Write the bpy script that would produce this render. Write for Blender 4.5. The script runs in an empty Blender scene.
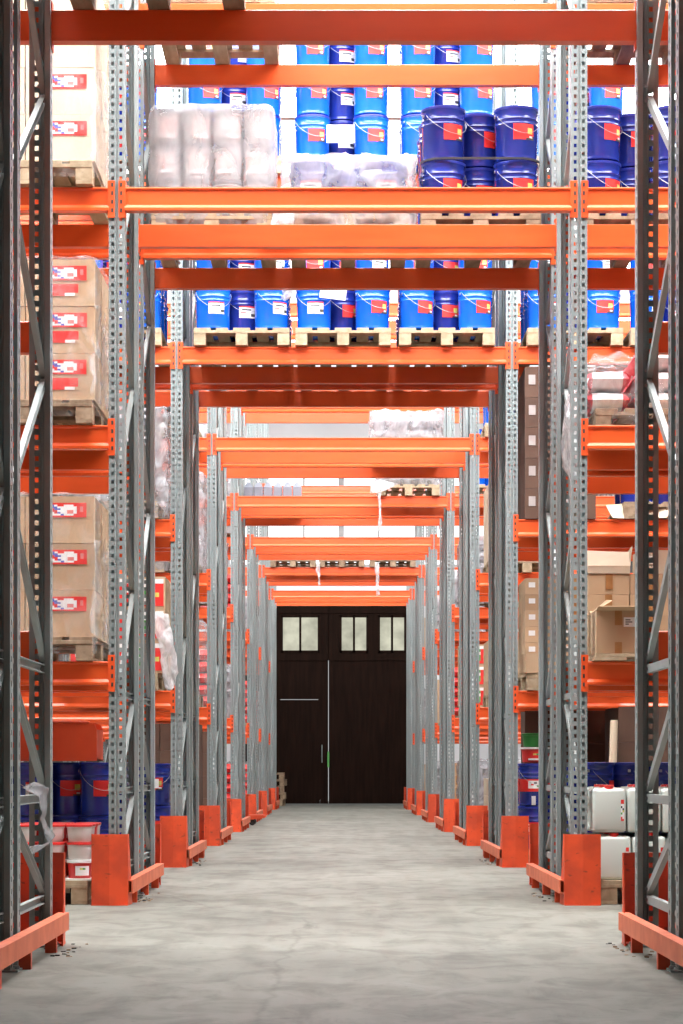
import bpy, bmesh, math, random
from mathutils import Vector, Matrix, noise as mnoise

PI = math.pi
sc = bpy.context.scene
col = sc.collection
rnd = random.Random(7)

# ------------------------------------------------------------------ materials
def new_mat(name):
    m = bpy.data.materials.new(name)
    m.use_nodes = True
    nt = m.node_tree
    b = nt.nodes['Principled BSDF']
    return m, nt, b

def nd(nt, typ, **kw):
    n = nt.nodes.new(typ)
    for k, v in kw.items():
        setattr(n, k, v)
    return n

def rgba(c):
    return (c[0], c[1], c[2], 1.0)

def mottled(name, c1, c2, scale=8.0, rough=0.5, metal=0.0, detail=4.0, bump=0.0, stretch=(1, 1, 1), lo=0.35, hi=0.65, spec=None, coat=0.0, rnd_amt=0.0):
    """two colours mixed by object-space noise, with optional bump"""
    m, nt, b = new_mat(name)
    tc = nd(nt, 'ShaderNodeTexCoord')
    mp = nd(nt, 'ShaderNodeMapping')
    mp.inputs['Scale'].default_value = stretch
    nt.links.new(tc.outputs['Object'], mp.inputs['Vector'])
    oi = nd(nt, 'ShaderNodeObjectInfo')
    ad = nd(nt, 'ShaderNodeVectorMath', operation='ADD')
    sc_ = nd(nt, 'ShaderNodeVectorMath', operation='SCALE')
    nt.links.new(oi.outputs['Location'], sc_.inputs[0])
    sc_.inputs['Scale'].default_value = 3.7
    nt.links.new(mp.outputs['Vector'], ad.inputs[0])
    nt.links.new(sc_.outputs['Vector'], ad.inputs[1])
    nz = nd(nt, 'ShaderNodeTexNoise')
    nz.inputs['Scale'].default_value = scale
    nz.inputs['Detail'].default_value = detail
    nt.links.new(ad.outputs['Vector'], nz.inputs['Vector'])
    rp = nd(nt, 'ShaderNodeValToRGB')
    rp.color_ramp.elements[0].position = lo
    rp.color_ramp.elements[1].position = hi
    rp.color_ramp.elements[0].color = rgba(c1)
    rp.color_ramp.elements[1].color = rgba(c2)
    nt.links.new(nz.outputs['Fac'], rp.inputs['Fac'])
    out = rp.outputs['Color']
    if rnd_amt:
        hs = nd(nt, 'ShaderNodeHueSaturation')
        mr = nd(nt, 'ShaderNodeMapRange')
        mr.inputs['To Min'].default_value = 1 - rnd_amt
        mr.inputs['To Max'].default_value = 1 + rnd_amt
        nt.links.new(oi.outputs['Random'], mr.inputs['Value'])
        nt.links.new(mr.outputs['Result'], hs.inputs['Value'])
        nt.links.new(out, hs.inputs['Color'])
        out = hs.outputs['Color']
    nt.links.new(out, b.inputs['Base Color'])
    b.inputs['Roughness'].default_value = rough
    b.inputs['Metallic'].default_value = metal
    if spec is not None:
        b.inputs['Specular IOR Level'].default_value = spec
    if coat:
        b.inputs['Coat Weight'].default_value = coat
    if bump:
        bp = nd(nt, 'ShaderNodeBump')
        bp.inputs['Strength'].default_value = bump
        bp.inputs['Distance'].default_value = 0.02
        nt.links.new(nz.outputs['Fac'], bp.inputs['Height'])
        nt.links.new(bp.outputs['Normal'], b.inputs['Normal'])
    return m

M = {}
M['galv'] = mottled('galvanised_steel', (.245, .292, .290), (.275, .325, .322), 6, .45, .12, stretch=(1, 1, .5))
M['brace'] = mottled('brace_steel', (.29, .32, .31), (.34, .37, .36), 8, .45, .15)
M['orange'] = mottled('orange_beam_paint', (.78, .098, .016), (.86, .120, .022), 3, .38, 0, stretch=(.4, 1, 3), coat=.15)
M['connector'] = mottled('orange_connector_paint', (.80, .090, .016), (.88, .110, .022), 6, .42)
M['slot'] = mottled('dark_slot', (.03, .02, .02), (.06, .04, .03), 6, .7)
M['dark_wood'] = mottled('dark_brown_paint', (.009, .0042, .0026), (.015, .0068, .0042), 3, .75, 0, stretch=(6, 1, .5), bump=.1, spec=.06)
M['pallet_new'] = mottled('pale_pallet_wood', (.33, .245, .145), (.45, .35, .23), 6, .75, 0, stretch=(3, .6, 3), bump=.2, rnd_amt=.12)
M['pallet_old'] = mottled('weathered_pallet_wood', (.22, .15, .09), (.36, .26, .17), 6, .85, 0, stretch=(3, .6, 3), bump=.2, rnd_amt=.15)
M['card'] = mottled('brown_cardboard', (.44, .29, .17), (.52, .36, .22), 2.5, .8, 0, bump=.05, rnd_amt=.06)
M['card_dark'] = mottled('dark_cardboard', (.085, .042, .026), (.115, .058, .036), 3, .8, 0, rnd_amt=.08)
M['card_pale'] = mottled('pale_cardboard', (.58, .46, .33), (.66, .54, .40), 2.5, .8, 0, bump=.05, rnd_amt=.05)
M['tape'] = mottled('brown_packing_tape', (.36, .17, .06), (.42, .21, .08), 20, .3)
M['navy'] = mottled('navy_pail_enamel', (.010, .022, .20), (.014, .032, .27), 4, .22, 0, coat=.4)
M['azure'] = mottled('bright_blue_pail_enamel', (.004, .10, .62), (.008, .13, .70), 4, .22, 0, coat=.4)
M['lid_blue'] = mottled('blue_lid_enamel', (.012, .025, .24), (.02, .035, .30), 6, .3)
M['wire'] = mottled('handle_wire', (.30, .31, .33), (.40, .40, .42), 20, .35, .7)
M['red'] = mottled('red_print', (.66, .02, .02), (.74, .04, .03), 12, .45)
M['red_soft'] = mottled('pinkish_red_print', (.62, .16, .15), (.70, .22, .20), 12, .5)
M['pale_pink'] = mottled('pale_pink_print', (.66, .45, .43), (.72, .52, .50), 12, .5)
M['white_paper'] = mottled('white_paper', (.74, .74, .73), (.82, .82, .81), 12, .6)
M['shaded_paper'] = mottled('shaded_white_paper', (.34, .29, .27), (.40, .35, .33), 12, .6)  # white label paper with the shelf's shade put into its colour
M['print_blue'] = mottled('blue_print', (.05, .08, .42), (.07, .11, .48), 12, .5)
M['print_green'] = mottled('green_print', (.06, .30, .07), (.10, .38, .09), 12, .5)
M['print_yellow'] = mottled('yellow_green_print', (.55, .55, .10), (.62, .60, .14), 12, .5)
M['ink'] = mottled('black_print', (.02, .02, .02), (.05, .05, .05), 30, .6)
M['white_plastic'] = mottled('white_plastic', (.72, .71, .68), (.80, .79, .77), 5, .35)
M['pink_plastic'] = mottled('pinkish_white_plastic', (.70, .56, .56), (.76, .63, .62), 5, .35)
M['red_plastic'] = mottled('red_plastic', (.60, .025, .02), (.68, .04, .035), 5, .35)
M['green_plastic'] = mottled('green_plastic', (.02, .16, .03), (.03, .2, .04), 5, .4)
M['grey_plastic'] = mottled('grey_plastic', (.16, .18, .22), (.22, .24, .28), 5, .4)
M['bucket_white'] = mottled('soft_white_plastic', (.46, .45, .45), (.52, .51, .51), 5, .35)
M['bucket_lid'] = mottled('greyish_lid_plastic', (.22, .22, .24), (.27, .27, .29), 5, .35)
M['strap'] = mottled('black_strapping', (.02, .02, .025), (.035, .035, .04), 9, .4)
M['rubber'] = mottled('black_rubber', (.012, .012, .013), (.022, .022, .023), 20, .7)
M['sack_white'] = mottled('white_sack', (.34, .34, .36), (.42, .42, .43), 5, .55, bump=.2)
M['sack_red'] = mottled('red_sack', (.58, .03, .04), (.68, .10, .12), 5, .5, bump=.2)
M['bin_red'] = mottled('orange_red_steel', (.62, .06, .015), (.70, .08, .02), 4, .5)
M['wall_white'] = mottled('white_wall_panel', (.70, .71, .72), (.76, .77, .78), 1.2, .7)
M['wall_grey'] = mottled('dark_wall_panel', (.05, .052, .05), (.075, .077, .075), .8, .85)
M['roof_dark'] = mottled('dark_roof_sheet', (.10, .10, .10), (.14, .14, .14), .8, .85)
M['mullion'] = mottled('grey_window_frame', (.34, .33, .33), (.42, .41, .40), 3, .6)

def make_jerry():
    m, nt, b = new_mat('translucent_white_plastic')
    b.inputs['Base Color'].default_value = (.58, .63, .58, 1)
    b.inputs['Roughness'].default_value = .38
    b.inputs['Subsurface Weight'].default_value = .25
    b.inputs['Subsurface Radius'].default_value = (.05, .05, .05)
    return m
M['jerry'] = make_jerry()

def make_guard():
    m, nt, b = new_mat('worn_orange_guard_paint')
    tc = nd(nt, 'ShaderNodeTexCoord')
    oi = nd(nt, 'ShaderNodeObjectInfo')
    ad = nd(nt, 'ShaderNodeVectorMath', operation='ADD')
    nt.links.new(tc.outputs['Object'], ad.inputs[0])
    nt.links.new(oi.outputs['Location'], ad.inputs[1])
    n1 = nd(nt, 'ShaderNodeTexNoise'); n1.inputs['Scale'].default_value = 5; n1.inputs['Detail'].default_value = 8
    nt.links.new(ad.outputs['Vector'], n1.inputs['Vector'])
    r1 = nd(nt, 'ShaderNodeValToRGB')
    r1.color_ramp.elements[0].position = .40; r1.color_ramp.elements[0].color = (.56, .06, .018, 1)
    r1.color_ramp.elements[1].position = .60; r1.color_ramp.elements[1].color = (.76, .082, .020, 1)
    nt.links.new(n1.outputs['Fac'], r1.inputs['Fac'])
    # dark scuffs and chips
    n2 = nd(nt, 'ShaderNodeTexNoise'); n2.inputs['Scale'].default_value = 16; n2.inputs['Detail'].default_value = 10
    mp = nd(nt, 'ShaderNodeMapping'); mp.inputs['Scale'].default_value = (1, 1, 2.2)
    nt.links.new(ad.outputs['Vector'], mp.inputs['Vector'])
    nt.links.new(mp.outputs['Vector'], n2.inputs['Vector'])
    r2 = nd(nt, 'ShaderNodeValToRGB')
    r2.color_ramp.elements[0].position = .64; r2.color_ramp.elements[0].color = (0, 0, 0, 1)
    r2.color_ramp.elements[1].position = .70; r2.color_ramp.elements[1].color = (.6, .6, .6, 1)
    nt.links.new(n2.outputs['Fac'], r2.inputs['Fac'])
    mx = nd(nt, 'ShaderNodeMix', data_type='RGBA')
    nt.links.new(r2.outputs['Color'], mx.inputs['Factor'])
    nt.links.new(r1.outputs['Color'], mx.inputs['A'])
    mx.inputs['B'].default_value = (.12, .035, .02, 1)
    nt.links.new(mx.outputs['Result'], b.inputs['Base Color'])
    b.inputs['Roughness'].default_value = .5
    return m
M['guard'] = make_guard()

def make_rail():
    return mottled('worn_pale_orange_rail_paint', (.58, .12, .05), (.68, .165, .075), 7, .55, 0, detail=8, lo=.38, hi=.6)
M['rail'] = make_rail()

def make_floor():
    m, nt, b = new_mat('dusty_concrete')
    tc = nd(nt, 'ShaderNodeTexCoord')
    mp = nd(nt, 'ShaderNodeMapping')
    nt.links.new(tc.outputs['Object'], mp.inputs['Vector'])
    def noise(scale, detail, sx=1, sy=1, rough=.55, dist=0.0):
        q = nd(nt, 'ShaderNodeMapping'); q.inputs['Scale'].default_value = (sx, sy, 1)
        nt.links.new(mp.outputs['Vector'], q.inputs['Vector'])
        n = nd(nt, 'ShaderNodeTexNoise')
        n.inputs['Scale'].default_value = scale; n.inputs['Detail'].default_value = detail
        n.inputs['Roughness'].default_value = rough; n.inputs['Distortion'].default_value = dist
        nt.links.new(q.outputs['Vector'], n.inputs['Vector'])
        return n
    big = noise(.55, 5, 1, .8)
    r1 = nd(nt, 'ShaderNodeValToRGB')
    r1.color_ramp.elements[0].position = .3; r1.color_ramp.elements[0].color = (.135, .135, .112, 1)
    r1.color_ramp.elements[1].position = .7; r1.color_ramp.elements[1].color = (.215, .213, .18, 1)
    nt.links.new(big.outputs['Fac'], r1.inputs['Fac'])
    mid = noise(3.2, 8, 1.2, .7, .65, .6)
    r2 = nd(nt, 'ShaderNodeValToRGB')
    r2.color_ramp.elements[0].position = .34; r2.color_ramp.elements[0].color = (.52, .51, .48, 1)
    r2.color_ramp.elements[1].position = .56; r2.color_ramp.elements[1].color = (1, 1, 1, 1)
    nt.links.new(mid.outputs['Fac'], r2.inputs['Fac'])
    m1 = nd(nt, 'ShaderNodeMix', data_type='RGBA', blend_type='MULTIPLY'); m1.inputs['Factor'].default_value = .9
    nt.links.new(r1.outputs['Color'], m1.inputs['A']); nt.links.new(r2.outputs['Color'], m1.inputs['B'])
    # faint tyre tracks along the aisle and scattered dark spots
    tr = noise(2.0, 4, 2.2, .12, .5)
    r3 = nd(nt, 'ShaderNodeValToRGB')
    r3.color_ramp.elements[0].position = .36; r3.color_ramp.elements[0].color = (.84, .83, .82, 1)
    r3.color_ramp.elements[1].position = .52; r3.color_ramp.elements[1].color = (1, 1, 1, 1)
    nt.links.new(tr.outputs['Fac'], r3.inputs['Fac'])
    m2 = nd(nt, 'ShaderNodeMix', data_type='RGBA', blend_type='MULTIPLY'); m2.inputs['Factor'].default_value = .8
    nt.links.new(m1.outputs['Result'], m2.inputs['A']); nt.links.new(r3.outputs['Color'], m2.inputs['B'])
    sp = noise(11, 6, 1, 1, .7)
    r4 = nd(nt, 'ShaderNodeValToRGB')
    r4.color_ramp.elements[0].position = .30; r4.color_ramp.elements[0].color = (.45, .43, .41, 1)
    r4.color_ramp.elements[1].position = .40; r4.color_ramp.elements[1].color = (1, 1, 1, 1)
    nt.links.new(sp.outputs['Fac'], r4.inputs['Fac'])
    m3 = nd(nt, 'ShaderNodeMix', data_type='RGBA', blend_type='MULTIPLY'); m3.inputs['Factor'].default_value = .7
    nt.links.new(m2.outputs['Result'], m3.inputs['A']); nt.links.new(r4.outputs['Color'], m3.inputs['B'])
    # hairline cracks
    vo = nd(nt, 'ShaderNodeTexVoronoi', feature='DISTANCE_TO_EDGE'); vo.inputs['Scale'].default_value = .28
    wob = noise(1.6, 6)
    av = nd(nt, 'ShaderNodeMix', data_type='RGBA'); av.inputs['Factor'].default_value = .16
    nt.links.new(mp.outputs['Vector'], av.inputs['A']); nt.links.new(wob.outputs['Color'], av.inputs['B'])
    nt.links.new(av.outputs['Result'], vo.inputs['Vector'])
    r5 = nd(nt, 'ShaderNodeValToRGB')
    r5.color_ramp.elements[0].position = 0; r5.color_ramp.elements[0].color = (.5, .48, .46, 1)
    r5.color_ramp.elements[1].position = .004; r5.color_ramp.elements[1].color = (1, 1, 1, 1)
    nt.links.new(vo.outputs['Distance'], r5.inputs['Fac'])
    m4 = nd(nt, 'ShaderNodeMix', data_type='RGBA', blend_type='MULTIPLY'); m4.inputs['Factor'].default_value = .45
    nt.links.new(m3.outputs['Result'], m4.inputs['A']); nt.links.new(r5.outputs['Color'], m4.inputs['B'])
    nt.links.new(m4.outputs['Result'], b.inputs['Base Color'])
    b.inputs['Roughness'].default_value = .62
    b.inputs['Specular IOR Level'].default_value = .35
    bp = nd(nt, 'ShaderNodeBump'); bp.inputs['Strength'].default_value = .25; bp.inputs['Distance'].default_value = .01
    nt.links.new(mid.outputs['Fac'], bp.inputs['Height'])
    nt.links.new(bp.outputs['Normal'], b.inputs['Normal'])
    return m
M['floor'] = make_floor()

def make_film(name, lo, hi, scale=9.0, col_=(.86, .87, .88)):
    """crumpled stretch film: see-through, with milky creases and gloss"""
    m, nt, b = new_mat(name)
    nt.nodes.remove(b)
    out = nt.nodes['Material Output']
    tc = nd(nt, 'ShaderNodeTexCoord')
    mp = nd(nt, 'ShaderNodeMapping'); mp.inputs['Scale'].default_value = (1, 1, .55)
    mp.inputs['Rotation'].default_value = (.3, .5, .2)
    nt.links.new(tc.outputs['Object'], mp.inputs['Vector'])
    nz = nd(nt, 'ShaderNodeTexNoise'); nz.inputs['Scale'].default_value = scale; nz.inputs['Detail'].default_value = 6
    nz.inputs['Distortion'].default_value = 1.2
    nt.links.new(mp.outputs['Vector'], nz.inputs['Vector'])
    mr = nd(nt, 'ShaderNodeMapRange')
    mr.inputs['From Min'].default_value = .38; mr.inputs['From Max'].default_value = .68
    mr.inputs['To Min'].default_value = lo; mr.inputs['To Max'].default_value = hi
    nt.links.new(nz.outputs['Fac'], mr.inputs['Value'])
    bp = nd(nt, 'ShaderNodeBump'); bp.inputs['Strength'].default_value = .6; bp.inputs['Distance'].default_value = .03
    nt.links.new(nz.outputs['Fac'], bp.inputs['Height'])
    tr = nd(nt, 'ShaderNodeBsdfTransparent')
    pr = nd(nt, 'ShaderNodeBsdfPrincipled')
    pr.inputs['Base Color'].default_value = rgba(col_)
    pr.inputs['Roughness'].default_value = .22
    nt.links.new(bp.outputs['Normal'], pr.inputs['Normal'])
    tl = nd(nt, 'ShaderNodeBsdfTranslucent'); tl.inputs['Color'].default_value = rgba(col_)
    m0 = nd(nt, 'ShaderNodeMixShader'); m0.inputs['Fac'].default_value = .4
    nt.links.new(pr.outputs['BSDF'], m0.inputs[1]); nt.links.new(tl.outputs['BSDF'], m0.inputs[2])
    mx = nd(nt, 'ShaderNodeMixShader')
    nt.links.new(mr.outputs['Result'], mx.inputs['Fac'])
    nt.links.new(tr.outputs['BSDF'], mx.inputs[1]); nt.links.new(m0.outputs['Shader'], mx.inputs[2])
    nt.links.new(mx.outputs['Shader'], out.inputs['Surface'])
    return m
M['film'] = make_film('clear_stretch_film', .02, .26)
M['film_milky'] = make_film('milky_stretch_film', .32, .75, col_=(.56, .56, .58))
M['film_thin'] = make_film('thin_bundle_film', .30, .54, 7, col_=(.64, .64, .66))
M['film_scrap'] = make_film('torn_plastic_film', .35, .9, 14)

def emitter(name, color, strength, vary=0.0):
    m, nt, b = new_mat(name)
    nt.nodes.remove(b)
    out = nt.nodes['Material Output']
    e = nd(nt, 'ShaderNodeEmission')
    e.inputs['Color'].default_value = rgba(color); e.inputs['Strength'].default_value = strength
    if vary:
        tc = nd(nt, 'ShaderNodeTexCoord')
        nz = nd(nt, 'ShaderNodeTexNoise'); nz.inputs['Scale'].default_value = 3; nz.inputs['Detail'].default_value = 5
        nt.links.new(tc.outputs['Object'], nz.inputs['Vector'])
        mr = nd(nt, 'ShaderNodeMapRange')
        mr.inputs['From Min'].default_value = .3; mr.inputs['From Max'].default_value = .7
        mr.inputs['To Min'].default_value = strength * (1 - vary); mr.inputs['To Max'].default_value = strength * (1 + vary)
        nt.links.new(nz.outputs['Fac'], mr.inputs['Value'])
        nt.links.new(mr.outputs['Result'], e.inputs['Strength'])
    nt.links.new(e.outputs['Emission'], out.inputs['Surface'])
    return m
SKY_E = [25.0, 19.0, 15.0, 12.0, 11.0, 10.0, 10.0]     # daylight through the sheets over each cross aisle
for i_, e_ in enumerate(SKY_E): M['skylight_%d' % i_] = emitter('daylit_clear_roof_sheet', (.97, .985, 1.0), e_)
M['skylight_dim'] = emitter('daylit_dimmed_roof_sheet', (.97, .985, 1.0), 1.3)  # glow turned down: little light on the racks, roof still white
M['window_day'] = emitter('daylit_window', (.97, .985, 1.0), 1.9)
M['door_pane'] = emitter('daylit_frosted_pane', (.70, .69, .54), .80, .28)

# ------------------------------------------------------------------ mesh helper
class MB:
    def __init__(self):
        self.v = []; self.f = []; self.mi = []; self.mats = []; self.sm = []
    def slot(self, m):
        m = M[m] if isinstance(m, str) else m
        if m not in self.mats:
            self.mats.append(m)
        return self.mats.index(m)
    def add(self, verts, faces, m, smooth=False):
        o = len(self.v); s = self.slot(m)
        self.v += [tuple(p) for p in verts]
        for f in faces:
            self.f.append(tuple(i + o for i in f)); self.mi.append(s); self.sm.append(smooth)
        return self
    def box(self, x0, x1, y0, y1, z0, z1, m, bevel=0.0):
        if bevel <= 0:
            v = [(x0, y0, z0), (x1, y0, z0), (x1, y1, z0), (x0, y1, z0), (x0, y0, z1), (x1, y0, z1), (x1, y1, z1), (x0, y1, z1)]
            f = [(0, 3, 2, 1), (4, 5, 6, 7), (0, 1, 5, 4), (1, 2, 6, 5), (2, 3, 7, 6), (3, 0, 4, 7)]
            return self.add(v, f, m)
        bm = bmesh.new()
        bmesh.ops.create_cube(bm, size=1)
        bmesh.ops.scale(bm, vec=(x1 - x0, y1 - y0, z1 - z0), verts=bm.verts)
        bmesh.ops.translate(bm, vec=((x0 + x1) / 2, (y0 + y1) / 2, (z0 + z1) / 2), verts=bm.verts)
        bmesh.ops.bevel(bm, geom=list(bm.edges), offset=bevel, segments=2, profile=.5, affect='EDGES')
        return self.take(bm, m)
    def take(self, bm, m, smooth=False):
        bm.verts.index_update()
        v = [tuple(p.co) for p in bm.verts]
        f = [tuple(q.index for q in fc.verts) for fc in bm.faces]
        bm.free()
        return self.add(v, f, m, smooth)
    def lathe(self, prof, m, seg=32, cx=0, cy=0, cap0=True, cap1=True, smooth=True):
        n = len(prof); v = []; f = []
        for (r, z) in prof:
            for k in range(seg):
                a = 2 * PI * k / seg
                v.append((cx + r * math.cos(a), cy + r * math.sin(a), z))
        for i in range(n - 1):
            for k in range(seg):
                k2 = (k + 1) % seg
                f.append((i * seg + k, i * seg + k2, (i + 1) * seg + k2, (i + 1) * seg + k))
        if cap0: f.append(tuple(range(seg - 1, -1, -1)))
        if cap1: f.append(tuple(range((n - 1) * seg, n * seg)))
        return self.add(v, f, m, smooth)
    def tube(self, pts, r, m, seg=8):
        pts = [Vector(p) for p in pts]
        n = len(pts); v = []; f = []
        up = Vector((0, 0, 1))
        for i, p in enumerate(pts):
            d = (pts[min(i + 1, n - 1)] - pts[max(i - 1, 0)]).normalized()
            a = d.cross(up)
            if a.length < 1e-3: a = d.cross(Vector((1, 0, 0)))
            a.normalize(); b = d.cross(a).normalized()
            for k in range(seg):
                t = 2 * PI * k / seg
                v.append(p + a * (r * math.cos(t)) + b * (r * math.sin(t)))
        for i in range(n - 1):
            for k in range(seg):
                k2 = (k + 1) % seg
                f.append((i * seg + k, i * seg + k2, (i + 1) * seg + k2, (i + 1) * seg + k))
        f.append(tuple(range(seg - 1, -1, -1))); f.append(tuple(range((n - 1) * seg, n * seg)))
        return self.add(v, f, m, True)
    def bar(self, p0, p1, w, d, m, side=(1, 0, 0)):
        """rectangular bar from p0 to p1; w across `side`, d across the third direction"""
        p0 = Vector(p0); p1 = Vector(p1)
        ax = (p1 - p0).normalized(); s = Vector(side)
        s = (s - ax * s.dot(ax)).normalized(); t = ax.cross(s).normalized()
        v = []
        for p in (p0, p1):
            for (a, b) in ((-1, -1), (1, -1), (1, 1), (-1, 1)):
                v.append(p + s * (a * w / 2) + t * (b * d / 2))
        f = [(3, 2, 1, 0), (4, 5, 6, 7), (0, 1, 5, 4), (1, 2, 6, 5), (2, 3, 7, 6), (3, 0, 4, 7)]
        return self.add(v, f, m)
    def prism(self, poly, axis, a0, a1, m):
        """poly: list of 2D points; axis 'x' -> (y,z), 'y' -> (x,z), 'z' -> (x,y)"""
        n = len(poly)
        def P(p, a):
            return {'x': (a, p[0], p[1]), 'y': (p[0], a, p[1]), 'z': (p[0], p[1], a)}[axis]
        v = [P(p, a0) for p in poly] + [P(p, a1) for p in poly]
        f = [tuple(range(n - 1, -1, -1)), tuple(range(n, 2 * n))]
        for i in range(n):
            j = (i + 1) % n
            f.append((i, j, n + j, n + i))
        return self.add(v, f, m)
    def mesh(self, name, recalc=True):
        me = bpy.data.meshes.new(name)
        me.from_pydata(self.v, [], self.f)
        for m in self.mats: me.materials.append(m)
        me.polygons.foreach_set('material_index', self.mi)
        me.polygons.foreach_set('use_smooth', self.sm)
        me.update()
        if recalc:
            bm = bmesh.new(); bm.from_mesh(me)
            bmesh.ops.recalc_face_normals(bm, faces=bm.faces)
            bm.to_mesh(me); bm.free()
        if any(self.sm):
            me.set_sharp_from_angle(angle=math.radians(42))
        return me

_cache = {}
def cached(key, fn):
    if key not in _cache:
        _cache[key] = fn()
    return _cache[key]

def obj(name, me, parent=None, loc=(0, 0, 0), rot=(0, 0, 0), label=None):
    o = bpy.data.objects.new(name, me)
    o.location = loc; o.rotation_euler = rot
    if parent is not None: o.parent = parent
    if label: o['label'] = label
    col.objects.link(o)
    return o

def tag(o, label, cat, group=None, kind=None):
    o['label'] = label; o['category'] = cat
    if group: o['group'] = group
    if kind: o['kind'] = kind
    return o

def thing(name, label, cat, loc=(0, 0, 0), rz=0.0, group=None):
    o = bpy.data.objects.new(name, None)
    o.empty_display_size = .1
    o.location = loc; o.rotation_euler = (0, 0, rz)
    col.objects.link(o)
    return tag(o, label, cat, group)

def structure(name, me, label, loc=(0, 0, 0)):
    o = obj(name, me, None, loc)
    o['kind'] = 'structure'; o['label'] = label; o['category'] = name.split('_')[0]
    return o

def solid(me_fn, thick):
    """bake a Solidify modifier into a mesh"""
    me = me_fn()
    t = bpy.data.objects.new('bake', me); col.objects.link(t)
    md = t.modifiers.new('s', 'SOLIDIFY'); md.thickness = thick; md.offset = 0
    dg = bpy.context.evaluated_depsgraph_get()
    r = bpy.data.meshes.new_from_object(t.evaluated_get(dg))
    bpy.data.objects.remove(t)
    return r

# ------------------------------------------------------------------ camera
F = 2296.0
H_CAM = 0.83
cam = bpy.data.cameras.new('camera')
cam.sensor_fit = 'VERTICAL'; cam.sensor_height = 36.0; cam.sensor_width = 24.0
cam.lens = F * 36.0 / 1024.0
cam.shift_y = (768 - 512) / 1024.0
cam.shift_x = -(339.5 - 341.5) / 1024.0
cam.clip_end = 200
co = bpy.data.objects.new('camera', cam); col.objects.link(co)
co.location = (-.04, 0, H_CAM); co.rotation_euler = (PI / 2, 0, 0)
sc.camera = co

# ------------------------------------------------------------------ layout
ROWY = [8.43] + [14.0 + 5.3 * i for i in range(7)]
RACK = ['nearest', 'second', 'third', 'fourth', 'fifth', 'sixth', 'seventh', 'farthest']
NTH = ['first', 'second', 'third', 'fourth', 'fifth', 'sixth', 'seventh', 'eighth']
HALF = 1.30                 # start of the back half of a double rack
DEPTH = 1.00
UW = .096                    # upright width
UX = 1.41                   # upright centre, beside the aisle
OX = UX + 2.70 + .12         # outer upright
RX = [-.02, .012, 0, 0, 0, 0, 0, 0]  # racks are bolted down slightly out of line
LEV = [0.0, 1.48, 2.92, 4.37, 5.81]
LEVN = ['floor', 'low shelf', 'middle shelf', 'high shelf', 'top shelf']
WALL_Y = 51.5
SKY_Y0 = 7.0               # skylights start here; the roof over the near end is plain sheet

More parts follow.
